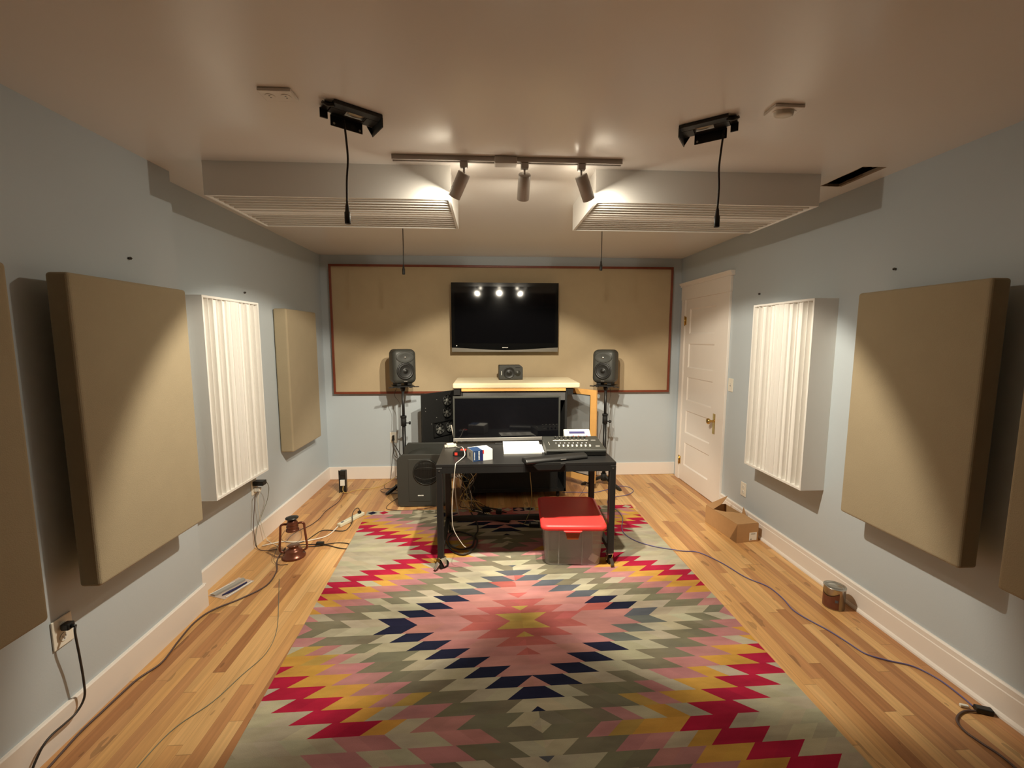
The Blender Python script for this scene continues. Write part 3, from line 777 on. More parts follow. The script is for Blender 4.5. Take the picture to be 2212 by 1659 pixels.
# things inside the bin
for (lab, nm, cat, x, y, z, sx, sy, sz, m_, r) in (
    ('dark bundle filling most of the clear bin', 'dark_bundle', 'bundle', -.01, .02, .008, .16, .17, .20, 'dark_contents', .05),
    ('pale card lying against the lower right inside of the clear bin', 'pale_card', 'card', .135, -.185, .012, .028, .006, .055, 'paper', .5),
    ('orange packet behind the latch inside the clear bin', 'orange_packet', 'packet', -.01, -.205, .195, .045, .006, .055, 'orange_plastic', 0),
    ('olive cloth lump at the lower left inside the clear bin', 'cloth_lump', 'cloth', -.135, -.175, .012, .035, .02, .07, 'cord_grey', .1)):
    bm = bmesh.new(); box(bm, -sx, sx, -sy, sy, 0, sz); bevel(bm, min(.02, sy * .8), 3)
    o = obj(nm, bm, m_); o.location = t.matrix_basis @ Vector((x, y, z)) if False else (2.375 + x + .07 * y * 1, -1.75 + y - .07 * x, .0095 + z); o.rotation_euler = (0, r if sy < .01 and r else 0, -.07)
    tag(o, lab, cat)

# ------------------------------------------------------------------ rug
RC = dict(cream=(.40, .365, .27), grey=(.185, .17, .12), navy=(.018, .02, .045), pink=(.43, .205, .19), mauve=(.42, .195, .195), coral=(.40, .115, .105),
          gold=(.52, .29, .065), red=(.38, .018, .05), gold2=(.43, .29, .085), brick=(.45, .05, .06))
rings_def = [(.15, 'gold2'), (.36, 'coral'), (.67, 'pink'), (.82, 'navy'), (1.03, 'cream'), (1.24, 'grey'), (1.43, 'mauve'), (1.63, 'gold'), (1.84, 'red'), (9, 'cream')]
def ringcol(s):
    for r, c in rings_def:
        if s < r: return c
RB, RF = ((.68, -.95), (3.12, -.92)), ((.84, -3.995), (3.20, -3.965))
RL, RWd = 3.05, 2.44
def rug_w(a, b, z=.0085):
    u = (a + RWd / 2) / RWd; v = b / RL
    x = (1 - v) * ((1 - u) * RB[0][0] + u * RB[1][0]) + v * ((1 - u) * RF[0][0] + u * RF[1][0])
    y = (1 - v) * ((1 - u) * RB[0][1] + u * RB[1][1]) + v * ((1 - u) * RF[0][1] + u * RF[1][1])
    return (x, y, z)
rowh, step, shear = .0655, .0985, .082
bm = bmesh.new(); cl = bm.loops.layers.color.new('wool') if False else bm.loops.layers.float_color.new('wool')
rr = random.Random(11)
def clip(poly, xmin, xmax):
    def cut(p, f, inter):
        o = []
        for i in range(len(p)):
            a, b = p[i], p[(i + 1) % len(p)]
            fa, fb = f(a), f(b)
            if fa: o.append(a)
            if fa != fb: o.append(inter(a, b))
        return o
    def mk(x): return lambda a, b: (x, a[1] + (b[1] - a[1]) * (x - a[0]) / (b[0] - a[0]))
    p = cut(poly, lambda q: q[0] >= xmin, mk(xmin))
    if len(p) > 2: p = cut(p, lambda q: q[0] <= xmax, mk(xmax))
    return p
def addpoly(poly, col):
    P = []
    for q in poly:
        if not P or abs(q[0] - P[-1][0]) + abs(q[1] - P[-1][1]) > 1e-5: P.append(q)
    if len(P) > 1 and abs(P[0][0] - P[-1][0]) + abs(P[0][1] - P[-1][1]) < 1e-5: P.pop()
    if len(P) < 3: return
    f = bm.faces.new([bm.verts.new(rug_w(*q)) for q in P])
    for l in f.loops: l[cl] = (*col, 1)
def tint(name, amt=.14):
    c = RC[name]; k = 1 + rr.uniform(-amt, amt); return tuple(min(x * k * (1 + rr.uniform(-.04, .04)), .9) for x in c)
b0 = 1.60; bA = -.06; bC = 2.95
edges = [0]
for r, c in rings_def[:-1]: edges.append(r)
full = sorted(set(edges + [r - .1 for r in (1.03, 1.24, 1.43, 1.63, 1.84)] + [.515, .26, 1.94, 2.05, 2.15, 2.26, 2.36, 2.47, 2.57, 2.7, 2.8, 2.9, 3.0, 3.1, 3.3, 3.6, 4.2]))
row = .078
bedge = [row]
k0 = math.ceil((row - b0) / rowh)
rowsb = [b0 + k * rowh for k in range(k0, 40) if b0 + k * rowh > row + .01 and b0 + k * rowh < RL]
rowsb = [row] + rowsb + [RL]
for i in range(len(rowsb) - 1):
    y0, y1 = rowsb[i], rowsb[i + 1]; mid = (y0 + y1) / 2
    cs = [(abs(mid - c), c) for c in (b0, bA, bC)]
    dd, cen = min(cs); j = int(round(dd / rowh - .5)); fwd = mid > cen
    for side in (-1, 1):
        for s0, s1 in zip(full, full[1:]):
            A0, A1 = s0 - step * j, s1 - step * j
            if s0 == 0: A0 = -5
            name = ringcol((s0 + s1) / 2)
            if cen == bC and side < 0: name = {'red': 'mauve', 'gold': 'cream', 'mauve': 'mauve'}.get(name, name)
            if name == 'grey' and rr.random() < .12: name = 'cream'
            if name == 'cream' and (s0 + s1) / 2 < 1.1 and rr.random() < .1: name = 'grey'
            if name == 'gold' and rr.random() < .10: name = 'cream'
            if name == 'mauve' and rr.random() < .10: name = 'gold2' if rr.random() < .5 else 'cream'
            if name == 'pink' and rr.random() < .06: name = 'coral'
            if name == 'cream' and (s0 + s1) / 2 > 1.9: col = tint('cream', .09)
            else: col = tint(name, .07)
            if name == 'navy' and side > 0 and not fwd and rr.random() < .75: col = (.10, .11, .13)
            if name == 'navy' and side > 0 and fwd and j < 3: col = (.13, .14, .13)
            if name == 'navy' and side < 0 and not fwd and j > 3: col = (.10, .105, .12)
            yi, yo = (y0, y1) if fwd else (y1, y0)
            poly = [(A0 - shear, yi), (A1 - shear, yi), (A1, yo), (A0, yo)]
            if s0 == 0: poly = [(-5, yi), (A1 - shear, yi), (A1, yo), (-5, yo)]
            poly = clip(poly, 0, RWd / 2)
            if len(poly) > 2: addpoly([(side * x, y) for x, y in poly], col)
# back border of small diamonds
nb = 24; bwid = RWd / nb; seqb = ['cream', 'cream', 'cream', 'pink', 'grey', 'cream', 'grey', 'cream', 'pink', 'gold', 'navy', 'cream', 'coral', 'navy', 'cream', 'gold', 'grey', 'cream', 'pink', 'cream', 'red', 'cream', 'red', 'red']
dia = ['navy', 'red', 'cream', 'mauve', 'cream', 'grey', 'cream', 'gold', 'cream', 'navy', 'pink', 'coral', 'cream', 'pink', 'navy', 'cream', 'mauve', 'gold', 'cream', 'red', 'cream', 'grey', 'red', 'cream']
for i in range(nb):
    x0 = -RWd / 2 + i * bwid; x1 = x0 + bwid; xm = (x0 + x1) / 2; ym = row / 2
    bc = tint(seqb[i], .08); dc = tint(dia[i], .08)
    D = [(xm, .004), (x1 - .006, ym), (xm, row - .004), (x0 + .006, ym)]
    addpoly(D, dc)
    K = [(x0, 0), (x1, 0), (x1, row), (x0, row)]
    ring_ = [((x0, 0), (x1, 0), D[1], D[0]), ]
    for quad in ([(x0, 0), D[0], D[3]], [(x0, 0), (x1, 0), D[0]], [(x1, 0), D[1], D[0]], [(x1, 0), (x1, row), D[1]], [(x1, row), D[2], D[1]], [(x1, row), (x0, row), D[2]], [(x0, row), D[3], D[2]], [(x0, row), (x0, 0), D[3]]):
        addpoly(quad, bc)
# edges of the rug: thin side walls down to the floor
hwid = RWd / 2
for (p, q) in (((-hwid, 0), (hwid, 0)), ((hwid, 0), (hwid, RL)), ((hwid, RL), (-hwid, RL)), ((-hwid, RL), (-hwid, 0))):
    f = bm.faces.new([bm.verts.new(rug_w(*p)), bm.verts.new(rug_w(*q)), bm.verts.new(rug_w(*q, z=.001)), bm.verts.new(rug_w(*p, z=.001))])
    for l in f.loops: l[cl] = (.42, .38, .29, 1)
f = bm.faces.new([bm.verts.new(rug_w(*p, z=.001)) for p in ((-hwid, 0), (hwid, 0), (hwid, RL), (-hwid, RL))])
for l in f.loops: l[cl] = (.4, .36, .28, 1)
bmesh.ops.remove_doubles(bm, verts=bm.verts[:], dist=.0004)
for f in bm.faces:
    if f.normal.z < 0 and f.calc_center_median().z > .006: f.normal_flip()
o = obj('area_rug', bm, 'rug_wool', fix=False)
tag(o, 'large patterned rug with stepped diamonds in red, gold, pink and navy', 'rug')

# ------------------------------------------------------------------ lantern
t = thing('oil_lantern', 'reddish brown hurricane lantern with glass chimney on the wooden floor', 'lantern', (.368, -1.725, 0), (0, 0, .25))
bm = bmesh.new(); r_ = lathe(bm, [(.0005, .001), (.078, .001), (.080, .008), (.074, .018), (.060, .026), (.058, .050), (.050, .060), (.034, .066), (.030, .080), (.040, .086), (.0005, .088)]); obj('fuel_tank', bm, 'bronze_paint', t)
bm = bmesh.new(); lathe(bm, [(.036, .084), (.050, .105), (.055, .125), (.050, .155), (.038, .185), (.032, .205)]); obj('glass_chimney', bm, 'lantern_glass', t)
bm = bmesh.new(); lathe(bm, [(.045, .200), (.043, .212), (.034, .217), (.040, .226), (.040, .234), (.031, .240), (.037, .247), (.037, .258), (.030, .266), (.030, .274), (.0005, .276)]); obj('burner_cap', bm, 'bronze_paint', t)
bm = bmesh.new(); lathe(bm, [(.0005, .276), (.012, .277), (.043, .290), (.044, .294), (.020, .300), (.0005, .301)]); obj('top_hood', bm, 'grille_metal', t)
for s in (-1, 1):
    bm = bmesh.new(); tube(bm, [(s * .036, 0, .247), (s * .06, 0, .250), (s * .076, 0, .238), (s * .079, 0, .20), (s * .086, 0, .12), (s * .090, 0, .072), (s * .085, 0, .052), (s * .066, 0, .042), (s * .05, 0, .040)], .0078, 10); obj('side_tube', bm, 'bronze_paint', t)
bm = bmesh.new(); tube(bm, [(-.05, -.002, .205), (-.07, -.03, .16), (-.02, -.058, .135), (.03, -.058, .13), (.06, -.03, .15), (.052, .0, .205)], .0014, 6); obj('wire_guard', bm, 'screw', t)
bm = bmesh.new(); tube(bm, [(-.088, 0, .12), (-.11, -.03, .07), (-.118, -.06, .02), (-.08, -.10, .004), (-.02, -.115, .004)], .0016, 6); obj('wire_handle', bm, 'screw', t)

# ------------------------------------------------------------------ paint can
t = thing('paint_can', 'small metal paint can with brown label by the right baseboard', 'paint can', (3.815, -2.49, 0), (0, 0, .2))
r = .0545
bm = bmesh.new(); rg = lathe(bm, [(.0005, .001), (r, .001), (r, .122), (r + .002, .124), (r + .002, .128), (r - .004, .128), (r - .006, .123), (r - .010, .123), (r - .012, .127), (r - .016, .120), (.0005, .119)], seg=48); obj('body', bm, 'can_metal', t)
def arcwall(bm, r, a0, a1, z0, z1, n=24, topf=None):
    A = []; 
    for k in range(n + 1):
        a = a0 + (a1 - a0) * k / n; zt = z1 if topf is None else topf(k / n)
        A.append((bm.verts.new((r * math.cos(a), r * math.sin(a), z0)), bm.verts.new((r * math.cos(a), r * math.sin(a), zt))))
    for p, q in zip(A, A[1:]):
        f = bm.faces.new((p[0], q[0], q[1], p[1])); f.smooth = True
bm = bmesh.new(); arcwall(bm, r + .0006, PI * .62, PI * 1.36, .006, .116, topf=lambda s: .105 - .03 * math.sin(PI * s)); obj('label', bm, 'can_label', t)
bm = bmesh.new(); arcwall(bm, r + .0012, PI * 1.24, PI * 1.33, .050, .066); obj('label_mark', bm, 'ink', t)

# ------------------------------------------------------------------ cardboard box (lid flaps open)
A_ = Vector((3.60, -1.34, 0)); Bc = Vector((3.69, -1.69, 0)); 
t = thing('cardboard_box', 'open brown cardboard box on the floor against the right wall', 'box', (3.690, -1.700, .001), (0, 0, .11))
bw, bl, bh_ = .185, .40, .145; th_ = .004
bm = bmesh.new()
box(bm, 0, bw, 0, bl, 0, th_)
box(bm, 0, th_, 0, bl, th_, bh_); box(bm, bw - th_, bw, 0, bl, th_, bh_); box(bm, th_, bw - th_, 0, th_, th_, bh_); box(bm, th_, bw - th_, bl - th_, bl, th_, bh_)
obj('body', bm, 'card', t)
def flap(pts, n):
    bm = bmesh.new(); P = [Vector(p) for p in pts]; c = sum(P, Vector()) / len(P)
    nn = Vector()
    for i in range(len(P)): nn += (P[i] - c).cross(P[(i + 1) % len(P)] - c)
    nn.normalize(); off = nn * .003
    A = [bm.verts.new(p) for p in P]; B2 = [bm.verts.new(p + off) for p in P]
    ca = bm.verts.new(c); cb = bm.verts.new(c + off)
    for i in range(len(P)):
        j = (i + 1) % len(P)
        bm.faces.new((ca, A[j], A[i])); bm.faces.new((cb, B2[i], B2[j])); bm.faces.new((A[i], A[j], B2[j], B2[i]))
    return bm
obj('top_flap', flap([(.002, .002, bh_ + .001), (bw - .002, .002, bh_ + .001), (bw - .002, .17, bh_ + .004), (bw * .62, .215, bh_ + .006), (bw * .35, .23, bh_ + .004), (.002, .30, bh_ + .001)], 0), 'card', t)
obj('side_flap', flap([(.002, bl - .004, bh_ + .001), (.0, .30, bh_ + .001), (.10, .33, bh_ + .030), (.205, .40, bh_ + .07), (.18, bl + .0, bh_ + .06)], 0), 'card_dark', t)
obj('side_flap', flap([(bw - .001, .14, bh_ + .001), (bw - .001, .19, bh_ + .001), (bw + .018, .20, bh_ + .05)], 0), 'card_dark', t)
bm = bmesh.new(); vs = [bm.verts.new(p) for p in ((-.0015, .0, .001), (-.0015, .075, .001), (-.0015, .0, bh_ - .002))]; f = bm.faces.new(vs); bmesh.ops.solidify(bm, geom=[f], thickness=.001); obj('tape_fold', bm, 'card', t)
bm = bmesh.new(); box(bm, .108, .172, -.0012, .001, .012, .075); lb = obj('shipping_label', bm, 'paper', t)
bm = bmesh.new(); box(bm, .122, .158, -.002, 0, .060, .067); box(bm, .114, .130, -.002, 0, .016, .026); obj('label_print', bm, 'grey_print', t)

# ------------------------------------------------------------------ bag of paint pads on the floor
t = thing('plastic_bag', 'clear plastic bag with grey and blue strips on the floor by the left baseboard', 'bag', (.150, -2.11, .001), (0, 0, -.35))
bm = bmesh.new(); box(bm, -.062, .072, -.105, .105, 0, .004); bevel(bm, .0018, 1); obj('bag', bm, 'bag_clear', t)
bm = bmesh.new(); prism(bm, [(-.045, -.10), (-.012, -.10), (.012, .09), (-.018, .10)], 'z', .0045, .013); obj('grey_strip', bm, 'grey_print', t)
bm = bmesh.new(); prism(bm, [(-.056, -.098), (-.047, -.10), (-.028, .05), (-.036, .05)], 'z', .0045, .010); prism(bm, [(.062, -.09), (.068, -.09), (.07, .09), (.063, .09)], 'z', .0045, .008); obj('white_strip', bm, 'paper', t)
bm = bmesh.new(); prism(bm, [(.026, -.085), (.044, -.05), (.050, .0), (.050, .07), (.044, .07), (.036, .0), (.028, -.04)], 'z', .0045, .012); obj('blue_strip', bm, 'blue_dark', t)

# ------------------------------------------------------------------ modem, power strip, outlets
t = thing('modem', 'slim upright black network box near the back left corner', 'modem', (.290, -.42, 0), (0, 0, .05))
bm = bmesh.new(); box(bm, -.030, .030, .0, .05, .0006, .225); bevel(bm, .003, 1); obj('case', bm, 'black_plastic', t)
bm = bmesh.new()
for s in (-1, 1): box(bm, s * .032 - .0025, s * .032 + .0025, -.02, 0, .0006, .235)
box(bm, -.03, .03, -.010, -.001, .185, .228); obj('front_rail', bm, 'black_plastic', t)
bm = bmesh.new(); box(bm, -.022, .022, -.022, -.003, .075, .135); bevel(bm, .002, 1); obj('white_plug', bm, 'white_plastic', t)
v = (Vector((.653, -1.002, 0)) - Vector((.526, -1.25, 0))); a = math.atan2(v.y, v.x)
t = thing('power_strip', 'cream power strip lying on the floor beside the rug', 'power strip', (.59, -1.126, 0), (0, 0, a))
bm = bmesh.new(); box(bm, -.14, .14, -.022, .022, .001, .030); bevel(bm, .006, 2); obj('housing', bm, 'cream_plastic', t)
bm = bmesh.new()
for x in (-.105,): cyl(bm, (x, 0, .030), (x, 0, .033), .010, seg=14); box(bm, x - .005, x + .02, -.004, .004, .031, .034)
obj('switch_plug', bm, 'ink', t)
bm = bmesh.new()
for x in (-.06, -.02, .02): 
    for s in (-1, 1): box(bm, x - .004, x + .004, s * .006 - .001, s * .006 + .001, .0296, .0304)
obj('socket_slot', bm, 'ink', t)
bm = bmesh.new(); box(bm, .085, .112, -.012, .012, .030, .052); bevel(bm, .004, 2); pk = obj('black_plug', bm, 'black_plastic', t)

def outlet(label, loc, rz, size=(.075, .118), slots=True, name='wall_outlet', cat='outlet'):
    t = thing(name, label, cat, loc, (0, 0, rz))
    bm = bmesh.new(); box(bm, -size[0] / 2, size[0] / 2, -.007, -.0005, -size[1] / 2, size[1] / 2); bevel(bm, .003, 2); obj('cover_plate', bm, 'plate_white', t)
    if slots:
        for z in (-.022, .022):
            bm = bmesh.new(); cyl(bm, (0, -.0095, z), (0, -.006, z), .0165, seg=20); s = obj('socket', bm, 'white_plastic', t)
            bm = bmesh.new()
            for x in (-.006, .006): box(bm, x - .001, x + .001, -.0102, -.009, z - .002, z + .006)
            cyl(bm, (0, -.0102, z - .008), (0, -.009, z - .008), .0025, seg=8); obj('slot', bm, 'ink', s)
    else:
        bm = bmesh.new(); box(bm, -.005, .005, -.009, -.006, -.012, .012); obj('toggle_slot', bm, 'grey_print', t)
        bm = bmesh.new(); box(bm, -.004, .004, -.019, -.007, -.002, .008); bevel(bm, .001, 1); obj('toggle', bm, 'white_plastic', t)
    return t
outlet('white outlet low on the near left wall with a black cord plugged in', (EX, -3.105, .435), PI / 2, (.08, .118))
outlet('white outlet below the white slatted panel on the left wall', (0, -1.515, .455), PI / 2)
outlet('white outlet on the back wall left of the subwoofer', (.722, 0, .470), 0)
outlet('white outlet low on the right wall above the cardboard box', (W, -1.365, .305), -PI / 2)
outlet('white light switch on the right wall beside the door', (W, -1.088, 1.162), -PI / 2, slots=False, name='light_switch', cat='light switch')

# black plug in near left outlet
t = thing('power_plug', 'black plug in the outlet on the near left wall', 'plug', (EX + .011, -3.105, .457), (0, 0, 0))
bm = bmesh.new(); box(bm, 0, .030, -.015, .015, -.013, .013); bevel(bm, .004, 2); obj('plug_body', bm, 'black_plastic', t)
bm = bmesh.new(); cyl(bm, (.03, 0, 0), (.045, 0, -.002), .008, .005, seg=12); obj('strain_relief', bm, 'black_plastic', t)
t = thing('power_adapter', 'black power adapter plugged in under the left white slatted panel', 'adapter', (.011, -1.515, .480), (0, 0, 0))
bm = bmesh.new(); box(bm, 0, .075, -.028, .028, -.012, .022); bevel(bm, .004, 2); obj('adapter_body', bm, 'black_plastic', t)
t = thing('plug_adapter', 'white plug below the black adapter on the left wall', 'plug', (.011, -1.515, .433), (0, 0, 0))
bm = bmesh.new(); box(bm, 0, .04, -.016, .016, -.014, .014); bevel(bm, .004, 2); obj('plug_body', bm, 'white_plastic', t)
t = thing('power_plug', 'black plug in the outlet on the back wall', 'plug', (.722, -.011, .452), (0, 0, 0))
bm = bmesh.new(); box(bm, -.012, .014, -.032, 0, -.012, .012); bevel(bm, .003, 2); box(bm, -.008, .012, -.024, 0, .014, .046); obj('plug_body', bm, 'black_plastic', t)

# ------------------------------------------------------------------ cords
def cord(name, label, pts, r, m, cat='cable', seg=8, sm=5):
    bm = bmesh.new(); P = pts
    tube(bm, P, r, seg, sm); o = obj(name, bm, m); tag(o, label, cat); return o
cord('electric_cable', 'dark cord hanging from the near left outlet to the floor',
     [(.160, -3.105, .454), (.163, -3.113, .430), (.155, -3.098, .317), (.150, -3.088, .204), (.145, -3.088, .134), (.14, -3.12, .098), (.14, -3.167, .096), (.14, -3.219, .098), (.14, -3.253, .085), (.14, -3.282, .055), (.145, -3.33, .010), (.15, -3.45, .006), (.15, -3.7, .006)], .0042, 'cord_black')
cord('extension_cable', 'long dark extension cord running along the left baseboard from the lantern',
     [(.250, -1.60, .006), (.262, -1.72, .006), (.289, -1.814, .006), (.345, -1.938, .006), (.36, -2.102, .006), (.276, -2.234, .006), (.175, -2.339, .006), (.145, -2.447, .006), (.161, -2.596, .006), (.178, -2.679, .006), (.185, -2.757, .006), (.153, -2.84, .006), (.146, -2.906, .006), (.143, -3.014, .006), (.140, -3.11, .006), (.150, -3.2, .006), (.16, -3.32, .006), (.16, -3.7, .006)], .0045, 'cord_brown')
cord('thin_wire', 'thin grey-green wire trailing over the floor left of the rug',
     [(.402, -2.021, .003), (.519, -2.277, .003), (.628, -2.529, .003), (.659, -2.703, .003), (.616, -2.85, .003), (.576, -2.989, .003), (.504, -3.108, .003), (.483, -3.225, .003), (.48, -3.4, .003)], .0018, 'cord_grey')
cord('network_cable', 'long blue-purple network cable snaking over the rug and right floor',
     [(2.531, -.561, .005), (2.652, -.554, .005), (2.839, -.577, .005), (3.002, -.505, .005), (3.128, -.414, .005), (3.206, -.403, .005), (3.266, -.45, .005), (3.268, -.56, .005), (3.172, -.66, .005), (3.041, -.704, .005), (2.951, -.773, .005), (2.915, -.854, .006), (2.918, -.968, .014), (2.95, -1.077, .014), (2.945, -1.227, .014), (2.881, -1.408, .014), (2.868, -1.533, .014), (2.92, -1.654, .014), (3.02, -1.74, .014), (3.13, -1.79, .013), (3.22, -1.81, .006), (3.326, -1.835, .005), (3.415, -1.991, .005), (3.472, -2.171, .005), (3.55, -2.28, .005), (3.561, -2.405, .005), (3.545, -2.516, .005), (3.564, -2.593, .005), (3.613, -2.7, .005), (3.639, -2.791, .005), (3.663, -2.875, .005), (3.736, -2.925, .005), (3.82, -2.967, .005), (3.860, -3.048, .005), (3.862, -3.139, .005), (3.848, -3.20, .010)], .0034, 'cord_blue')
cord('electric_cable', 'dark looped cord on the floor at the lower right corner',
     [(3.835, -3.222, .010), (3.794, -3.216, .006), (3.742, -3.234, .006), (3.703, -3.264, .006), (3.689, -3.305, .006), (3.698, -3.356, .006), (3.713, -3.412, .006), (3.709, -3.50, .006), (3.70, -3.7, .006)], .0042, 'cord_brown')
t = thing('power_brick', 'small black adapter on the floor at the lower right corner', 'adapter', (3.868, -3.222, 0), (0, 0, -.4))
bm = bmesh.new(); box(bm, -.028, .030, -.014, .014, .001, .024); bevel(bm, .004, 2); obj('adapter_body', bm, 'black_plastic', t)
bm = bmesh.new(); box(bm, -.075, -.045, .0, .012, .002, .014); bevel(bm, .002, 1); obj('white_connector', bm, 'white_plastic', t)
cord('electric_cable', 'thick white cord from the power strip to the lantern', [(.522, -1.262, .012), (.505, -1.373, .006), (.474, -1.436, .006), (.386, -1.486, .006), (.339, -1.499, .006), (.27, -1.51, .006), (.17, -1.50, .006), (.06, -1.56, .006)], .0050, 'cord_white')
cord('electric_cable', 'black cord arching out of the power strip', [(.636, -1.040, .050), (.632, -1.05, .080), (.615, -1.08, .088), (.600, -1.12, .06), (.625, -1.21, .03), (.614, -1.277, .006), (.584, -1.335, .006), (.427, -1.31, .006), (.384, -1.391, .006), (.353, -1.492, .006), (.25, -1.56, .006)], .0032, 'cord_black')
cord('looped_cable', 'black cord loop with a thick ferrite lump beside the lantern', [(.25, -1.565, .005), (.311, -1.557, .005), (.45, -1.552, .005), (.53, -1.556, .005), (.616, -1.537, .005), (.699, -1.556, .005), (.738, -1.602, .005), (.718, -1.637, .005), (.644, -1.619, .005), (.541, -1.572, .005), (.461, -1.587, .005), (.32, -1.590, .005), (.25, -1.575, .005)], .0034, 'cord_black')
bm = bbox(-.028, .028, -.013, .013, 0, .022, .004, 2); o = obj('cord_lump', bm, 'black_plastic'); o.location = (.495, -1.57, .0088); tag(o, 'thick black lump on the cord loop right of the lantern', 'ferrite bead')
cord('electric_cable', 'dark cord from the black network box toward the lantern', [(.300, -.45, .006), (.317, -.522, .006), (.333, -.706, .006), (.297, -.904, .006), (.301, -1.076, .006), (.277, -1.214, .006), (.226, -1.30, .006), (.203, -1.40, .006), (.21, -1.50, .006)], .0032, 'cord_brown')
cord('network_cable', 'yellow network cable from the black network box behind the subwoofer', [(.300, -.445, .075), (.306, -.47, .03), (.340, -.45, .006), (.403, -.375, .006), (.54, -.335, .006), (.64, -.26, .006), (.72, -.12, .03), (.84, -.10, .10)], .0032, 'cord_yellow')
cord('electric_cable', 'grey cord hanging from the adapter under the left slatted panel', [(.04, -1.515, .428), (.035, -1.565, .40), (.03, -1.569, .336), (.028, -1.598, .204), (.030, -1.602, .116), (.036, -1.597, .022), (.10, -1.63, .005), (.20, -1.62, .005)], .0026, 'cord_brown')
cord('electric_cable', 'thin cord hanging in a bow from the black adapter on the left wall', [(.085, -1.49, .485), (.075, -1.44, .42), (.045, -1.417, .312), (.035, -1.483, .227), (.032, -1.559, .15), (.036, -1.597, .077), (.045, -1.60, .01)], .0022, 'cord_grey')
cord('electric_cable', 'white cord hanging below the left slatted panel', [(.05, -1.51, .428), (.035, -1.53, .36), (.033, -1.52, .25), (.035, -1.50, .14), (.05, -1.48, .03), (.09, -1.50, .005), (.17, -1.56, .005), (.22, -1.60, .005)], .0024, 'cord_white')
cord('electric_cable', 'black cord from the back wall outlet to the subwoofer', [(.725, -.040, .450), (.738, -.06, .41), (.79, -.10, .34), (.87, -.20, .24), (.93, -.40, .20), (.936, -.45, .19)], .005, 'cord_black')
cord('electric_cable', 'thin black cord hanging below the back wall outlet', [(.722, -.040, .436), (.735, -.05, .38), (.730, -.05, .30), (.755, -.06, .26), (.84, -.10, .23)], .003, 'cord_black')
cord('electric_cable', 'thin cord dropping from the back wall outlet to the floor', [(.735, -.035, .43), (.715, -.04, .25), (.70, -.05, .12), (.69, -.08, .005), (.66, -.2, .005), (.70, -.34, .005), (.85, -.40, .005)], .0022, 'cord_black')
cord('floor_cable', 'dark cord looping on the floor beside the subwoofer', [(.92, -.50, .005), (.885, -.613, .005), (.843, -.731, .005), (.825, -.843, .005), (.851, -.899, .005), (.928, -.925, .005), (1.036, -.935, .005), (1.179, -.905, .005), (1.38, -.80, .005)], .0026, 'cord_brown')
cord('floor_cable', 'brown cord loop on the floor left of the subwoofer', [(.86, -.444, .005), (.79, -.36, .005), (.709, -.341, .005), (.66, -.393, .005), (.731, -.477, .005), (.86, -.49, .005)], .0026, 'cord_brown')
cord('charging_cable', 'white charging cable hanging over the front edge of the desk', [(1.525, -1.545, DZ + .012), (1.56, -1.62, DZ + .020), (1.585, -1.72, DZ + .050), (1.60, -1.77, DZ + .052), (1.615, -1.83, DZ + .02), (1.585, -1.90, DZ + .004), (1.565, -1.97, DZ + .004), (1.560, -1.995, DZ - .012), (1.548, -2.0, .62), (1.538, -2.0, .5), (1.535, -2.0, .40), (1.545, -2.0, .30), (1.60, -2.0, .20), (1.625, -2.0, .175)], .0026, 'cord_white')
cord('network_cable', 'yellow-green cable hanging behind the desk under the bracket', [(2.10, -1.72, .715), (2.085, -1.70, .60), (2.10, -1.66, .45), (2.105, -1.62, .32), (2.09, -1.50, .17), (2.06, -1.32, .02), (1.98, -1.15, .014)], .0028, 'cord_green')
coil = [(1.532, -1.424), (1.439, -1.419), (1.444, -1.593), (1.502, -1.726), (1.591, -1.799), (1.672, -1.722), (1.685, -1.553), (1.609, -1.47), (1.515, -1.44), (1.461, -1.541), (1.497, -1.67), (1.58, -1.731), (1.653, -1.664), (1.665, -1.513), (1.689, -1.433), (1.677, -1.258), (1.62, -1.05)]
cord('coiled_cable', 'thick black cable coiled on the rug under the left of the desk', [(x, y, .016 + .004 * (i % 3)) for i, (x, y) in enumerate(coil)], .0062, 'cord_black')
# tangle behind / under the desk, left of the cabinet
rt = random.Random(5)
tl = [('cord_black', 'black'), ('cord_brown', 'brown'), ('cord_yellow', 'tan'), ('cord_black', 'black'), ('cord_brown', 'brown'), ('cord_white', 'white'), ('cord_black', 'black'), ('cord_yellow', 'tan'), ('cord_black', 'black'), ('cord_brown', 'brown'), ('cord_black', 'black'), ('cord_grey', 'grey'), ('cord_yellow', 'tan'), ('cord_yellow', 'tan'), ('cord_white', 'white'), ('cord_black', 'black')]
for i, (m_, cn) in enumerate(tl):
    x = 1.45 + rt.uniform(0, .10); y = -.98 + rt.uniform(-.06, .06)
    pts = [(x, y, .70 - rt.uniform(0, .25))]
    for k in range(6):
        pts.append((x + rt.uniform(-.04, .09) + k * .02, y + rt.uniform(-.08, .08), max(.018, .50 - k * .085 + rt.uniform(-.05, .05))))
    pts += [(x + .12 + rt.uniform(0, .15), y + rt.uniform(-.08, .05), .016), (x + .22 + rt.uniform(0, .2), y - rt.uniform(0, .2), .016)]
    o = cord('tangled_cable', '%s cable in the tangle under the rear left of the desk' % cn, pts, rt.choice((.0028, .0035, .0045)), m_)
    o['group'] = 'cables tangled under the desk'
lab = {}
